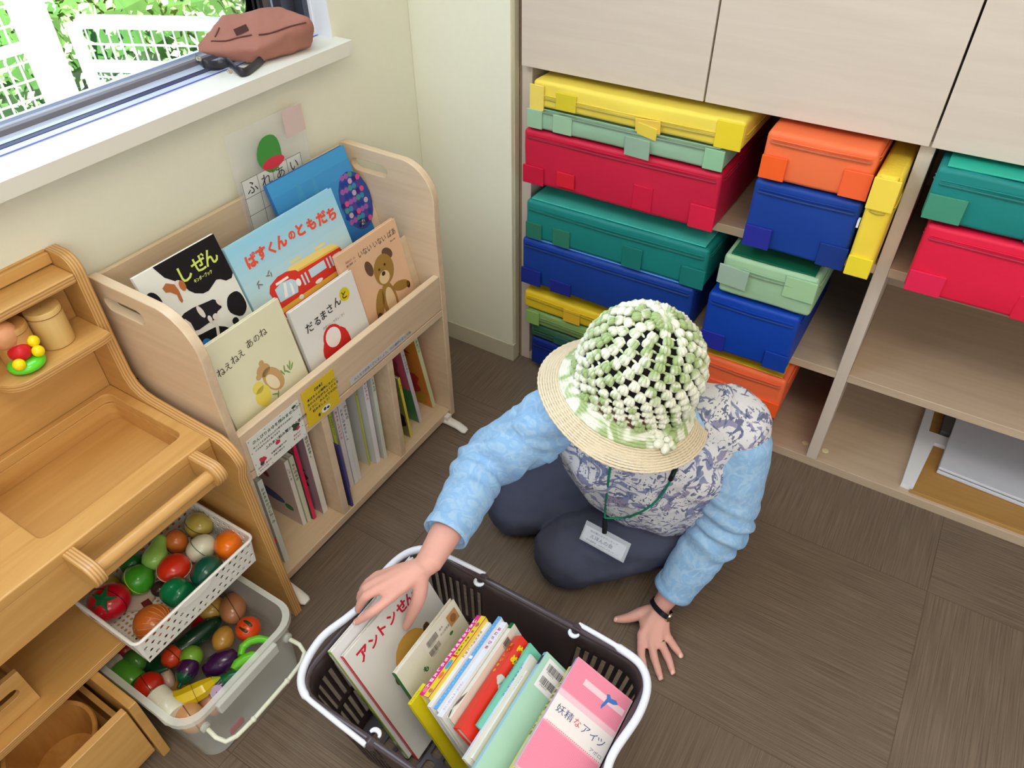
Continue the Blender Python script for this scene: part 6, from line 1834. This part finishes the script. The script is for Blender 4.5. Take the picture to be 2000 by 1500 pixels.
cord = mat((14, 122, 92), .5, 'green_cord', .05)
KN = on_vest(1181, 1012, .006, .26)
LA = [on_vest(1197, 880, .006), on_vest(1190, 925), on_vest(1185, 968), on_vest(1182, 995), KN]
LB = [on_vest(1332, 880, .006), on_vest(1318, 918), on_vest(1302, 952), on_vest(1280, 980), on_vest(1252, 1000), on_vest(1220, 1011), KN]
q = MB(); q.tube([NK + V((-.05, -.06, -.02))] + smooth_path(LA, 4), .0021, 8); q.tube([NK + V((.06, -.05, -.02))] + smooth_path(LB, 4), .0021, 8); ly = q.build('lanyard', cord, PER, smooth=60)
q = MB(); q.tube([LB[1] * .8 + LB[0] * .2, LB[1] * .45 + LB[2] * .55], [.0048, .0048], 8); q.build('breakaway_clip', mat((16, 18, 20), .4, 'black_plastic', .02), ly, smooth=40)
TL, TR, BRr, BLl = at(1136, 1012, z=.232), at(1222, 1058, z=.232), at(1217, 1100, z=.200), at(1132, 1052, z=.200)
bu = (TR - TL); bw_ = bu.length; bu.normalize(); bv = (TL - BLl); bh_ = bv.length; bv = (bv - bu * bv.dot(bu)).normalized(); bn = bu.cross(bv)
BF = Fr(BLl, bu, bv, bn)
q = MB(); q.tube([KN, (KN + TL.lerp(TR, .55)) / 2, TL.lerp(TR, .55) - bv * .004 + bn * .002], [.0045, .006, .005], 8); q.build('badge_clip', mat((16, 18, 20), .4, 'black_plastic', .02), ly, smooth=40)
bg = bpy.data.objects.new('name_badge', None); COL.objects.link(bg); bg.parent = PER
bg_loc = BLl - PER.location; bg.location = bg_loc
q = MB(); q.obox(BLl, bu * bw_, bv * bh_, bn * .0015); q.build('badge_sleeve', mat((220, 224, 232), .15, 'clear_vinyl', 0, alpha=.35, spec=.6), bg)
q = MB(); q.obox(BF.p(.003, .003, .0004), bu * (bw_ - .009), bv * (bh_ - .012), bn * .0008); q.build('badge_card', mat((206, 210, 216), .6, var=.01), bg)
bf = Fr(BF.p(.003, .003, .0013), bu, bv, bn)
q = MB(); text(q, bf, '読み聞かせボランティア', .012, bh_ * .52, w=bw_ * .62, h=.0040, lift=.0003); text(q, bf, 'えほんの会', .016, bh_ * .24, w=bw_ * .50, h=.0085, lift=.0003); text(q, bf, '市立図書館　おはなしボランティア', .010, bh_ * .07, w=bw_ * .72, h=.003, lift=.0003)
q.build('badge_lettering', ink((92, 96, 116)), bg)
# ------------------------------------------------------------------ brown pouch on the window sill
bagm = mat((160, 108, 92), .75, 'brown_nylon', .05, 20, bump=.25, bscale=500)
PB = thing('zip_pouch', 'brown cloth zip pouch with a dark strap lying on the window sill', 'pouch', (-.03, 1.1, .9405))
hp_ = [(.030, 1.128, .943), (.012, 1.000, .944), (-.020, .985, .947), (-.070, .955, .966), at(378, 84, x=-.077), at(380, 104, x=-.070), (.046, 1.122, 1.002), (.049, 1.126, .985), at(497, 62, z=.996), (-.004, 1.100, 1.020), (-.03, 1.062, 1.020), at(432, 30, x=-.070), (-.066, 1.12, 1.0), (-.066, 1.12, .968), (.040, 1.127, .955), (.022, .998, .972)]
bm_ = bmesh.new()
for p in hp_: bm_.verts.new(V(p))
bmesh.ops.convex_hull(bm_, input=bm_.verts[:])
bm_.verts.index_update()
q = MB(); q.add([v.co.copy() for v in bm_.verts], [[v.index for v in f_.verts] for f_ in bm_.faces]); bm_.free()
pouch = fuse(q, 'pouch_body', bagm, .004, 7, lambda p, n: mnoise.noise(p * 22) * .005 + mnoise.noise(p * 60) * .0016, parent=PB, factor=.5)
pv = BVHTree.FromPolygons([v.co + PB.location for v in pouch.data.vertices], [tuple(p.vertices) for p in pouch.data.polygons])


def onb(u, v_, lift=.001):
    dd = (at(u, v_, z=0) - CAM).normalized(); h_ = pv.ray_cast(CAM, dd)
    return h_[0] - dd * lift if h_[0] is not None else None


zm = mat((96, 58, 48), .6, 'seam', .03)
for path in ([(505, 68), (530, 64), (565, 52), (598, 44)], [(420, 72), (428, 54), (445, 28)], [(384, 76), (412, 80), (440, 80), (462, 74), (492, 68)]):
    P = [onb(*p) for p in path]; P = [p for p in P if p]
    if len(P) > 1:
        q = MB(); q.tube(smooth_path(P, 3), .0014, 6); q.build('zip_seam', zm, PB, smooth=60)
p = onb(462, 70, .0015); p2 = onb(476, 64, .0015)
if p and p2:
    q = MB(); dd = (p2 - p).normalized(); q.obox(p, dd * .026, dd.cross((CAM - p).normalized()) * -.012, (CAM - p).normalized() * .0012); q.build('logo_tag', mat((70, 38, 32), .5, var=.2, scale=200), PB)
q = MB()
q.tube(smooth_path([at(384, 114, x=-.072), at(400, 126, z=.958), at(425, 128, z=.952), at(446, 122, z=.956), at(462, 136, z=.952), at(478, 142, z=.947), at(496, 130, z=.948), at(515, 112, z=.95)], 4), [(.009, .0030)] * 29, 8, flat=(0, 0, 1))
q.build('strap', mat((36, 34, 40), .4, 'dark_strap', .1, coat=.3), PB, smooth=60)
q = MB()
q.lathe([(.005, 0), (.005, .003), (.003, .004)], at(448, 140, z=.959), (1, 0, .6), 12); q.build('snap_ring', steel, PB, smooth=40)
q = MB(); q.lathe([(.005, 0), (.005, .003), (.003, .004)], at(388, 116, z=.968), (1, 0, .6), 12); q.build('snap_ring', steel, PB, smooth=40)
# ------------------------------------------------------------------ groups of like things
for o in list(COL.objects):
    if o.parent or 'label' not in o or 'category' not in o: continue
    lb = o['label']; c = o['category']; p = o.location
    if c == 'fabric box': o['group'] = 'fabric boxes in the storage cabinet'
    elif c == 'book':
        if p.x > .45: o['group'] = 'books in the shopping basket'
        elif p.z > .34: o['group'] = 'picture books on the display rack'
        else: o['group'] = 'books in the cubbies of the bookshelf'
    elif c == 'toy food':
        o['group'] = 'toy food in the white basket' if ('white basket' in lb and 'tub' not in lb) or p.z > .2 else 'toy food in the clear tub'
    elif c == 'notice': o['group'] = 'notices on the shelf rail'
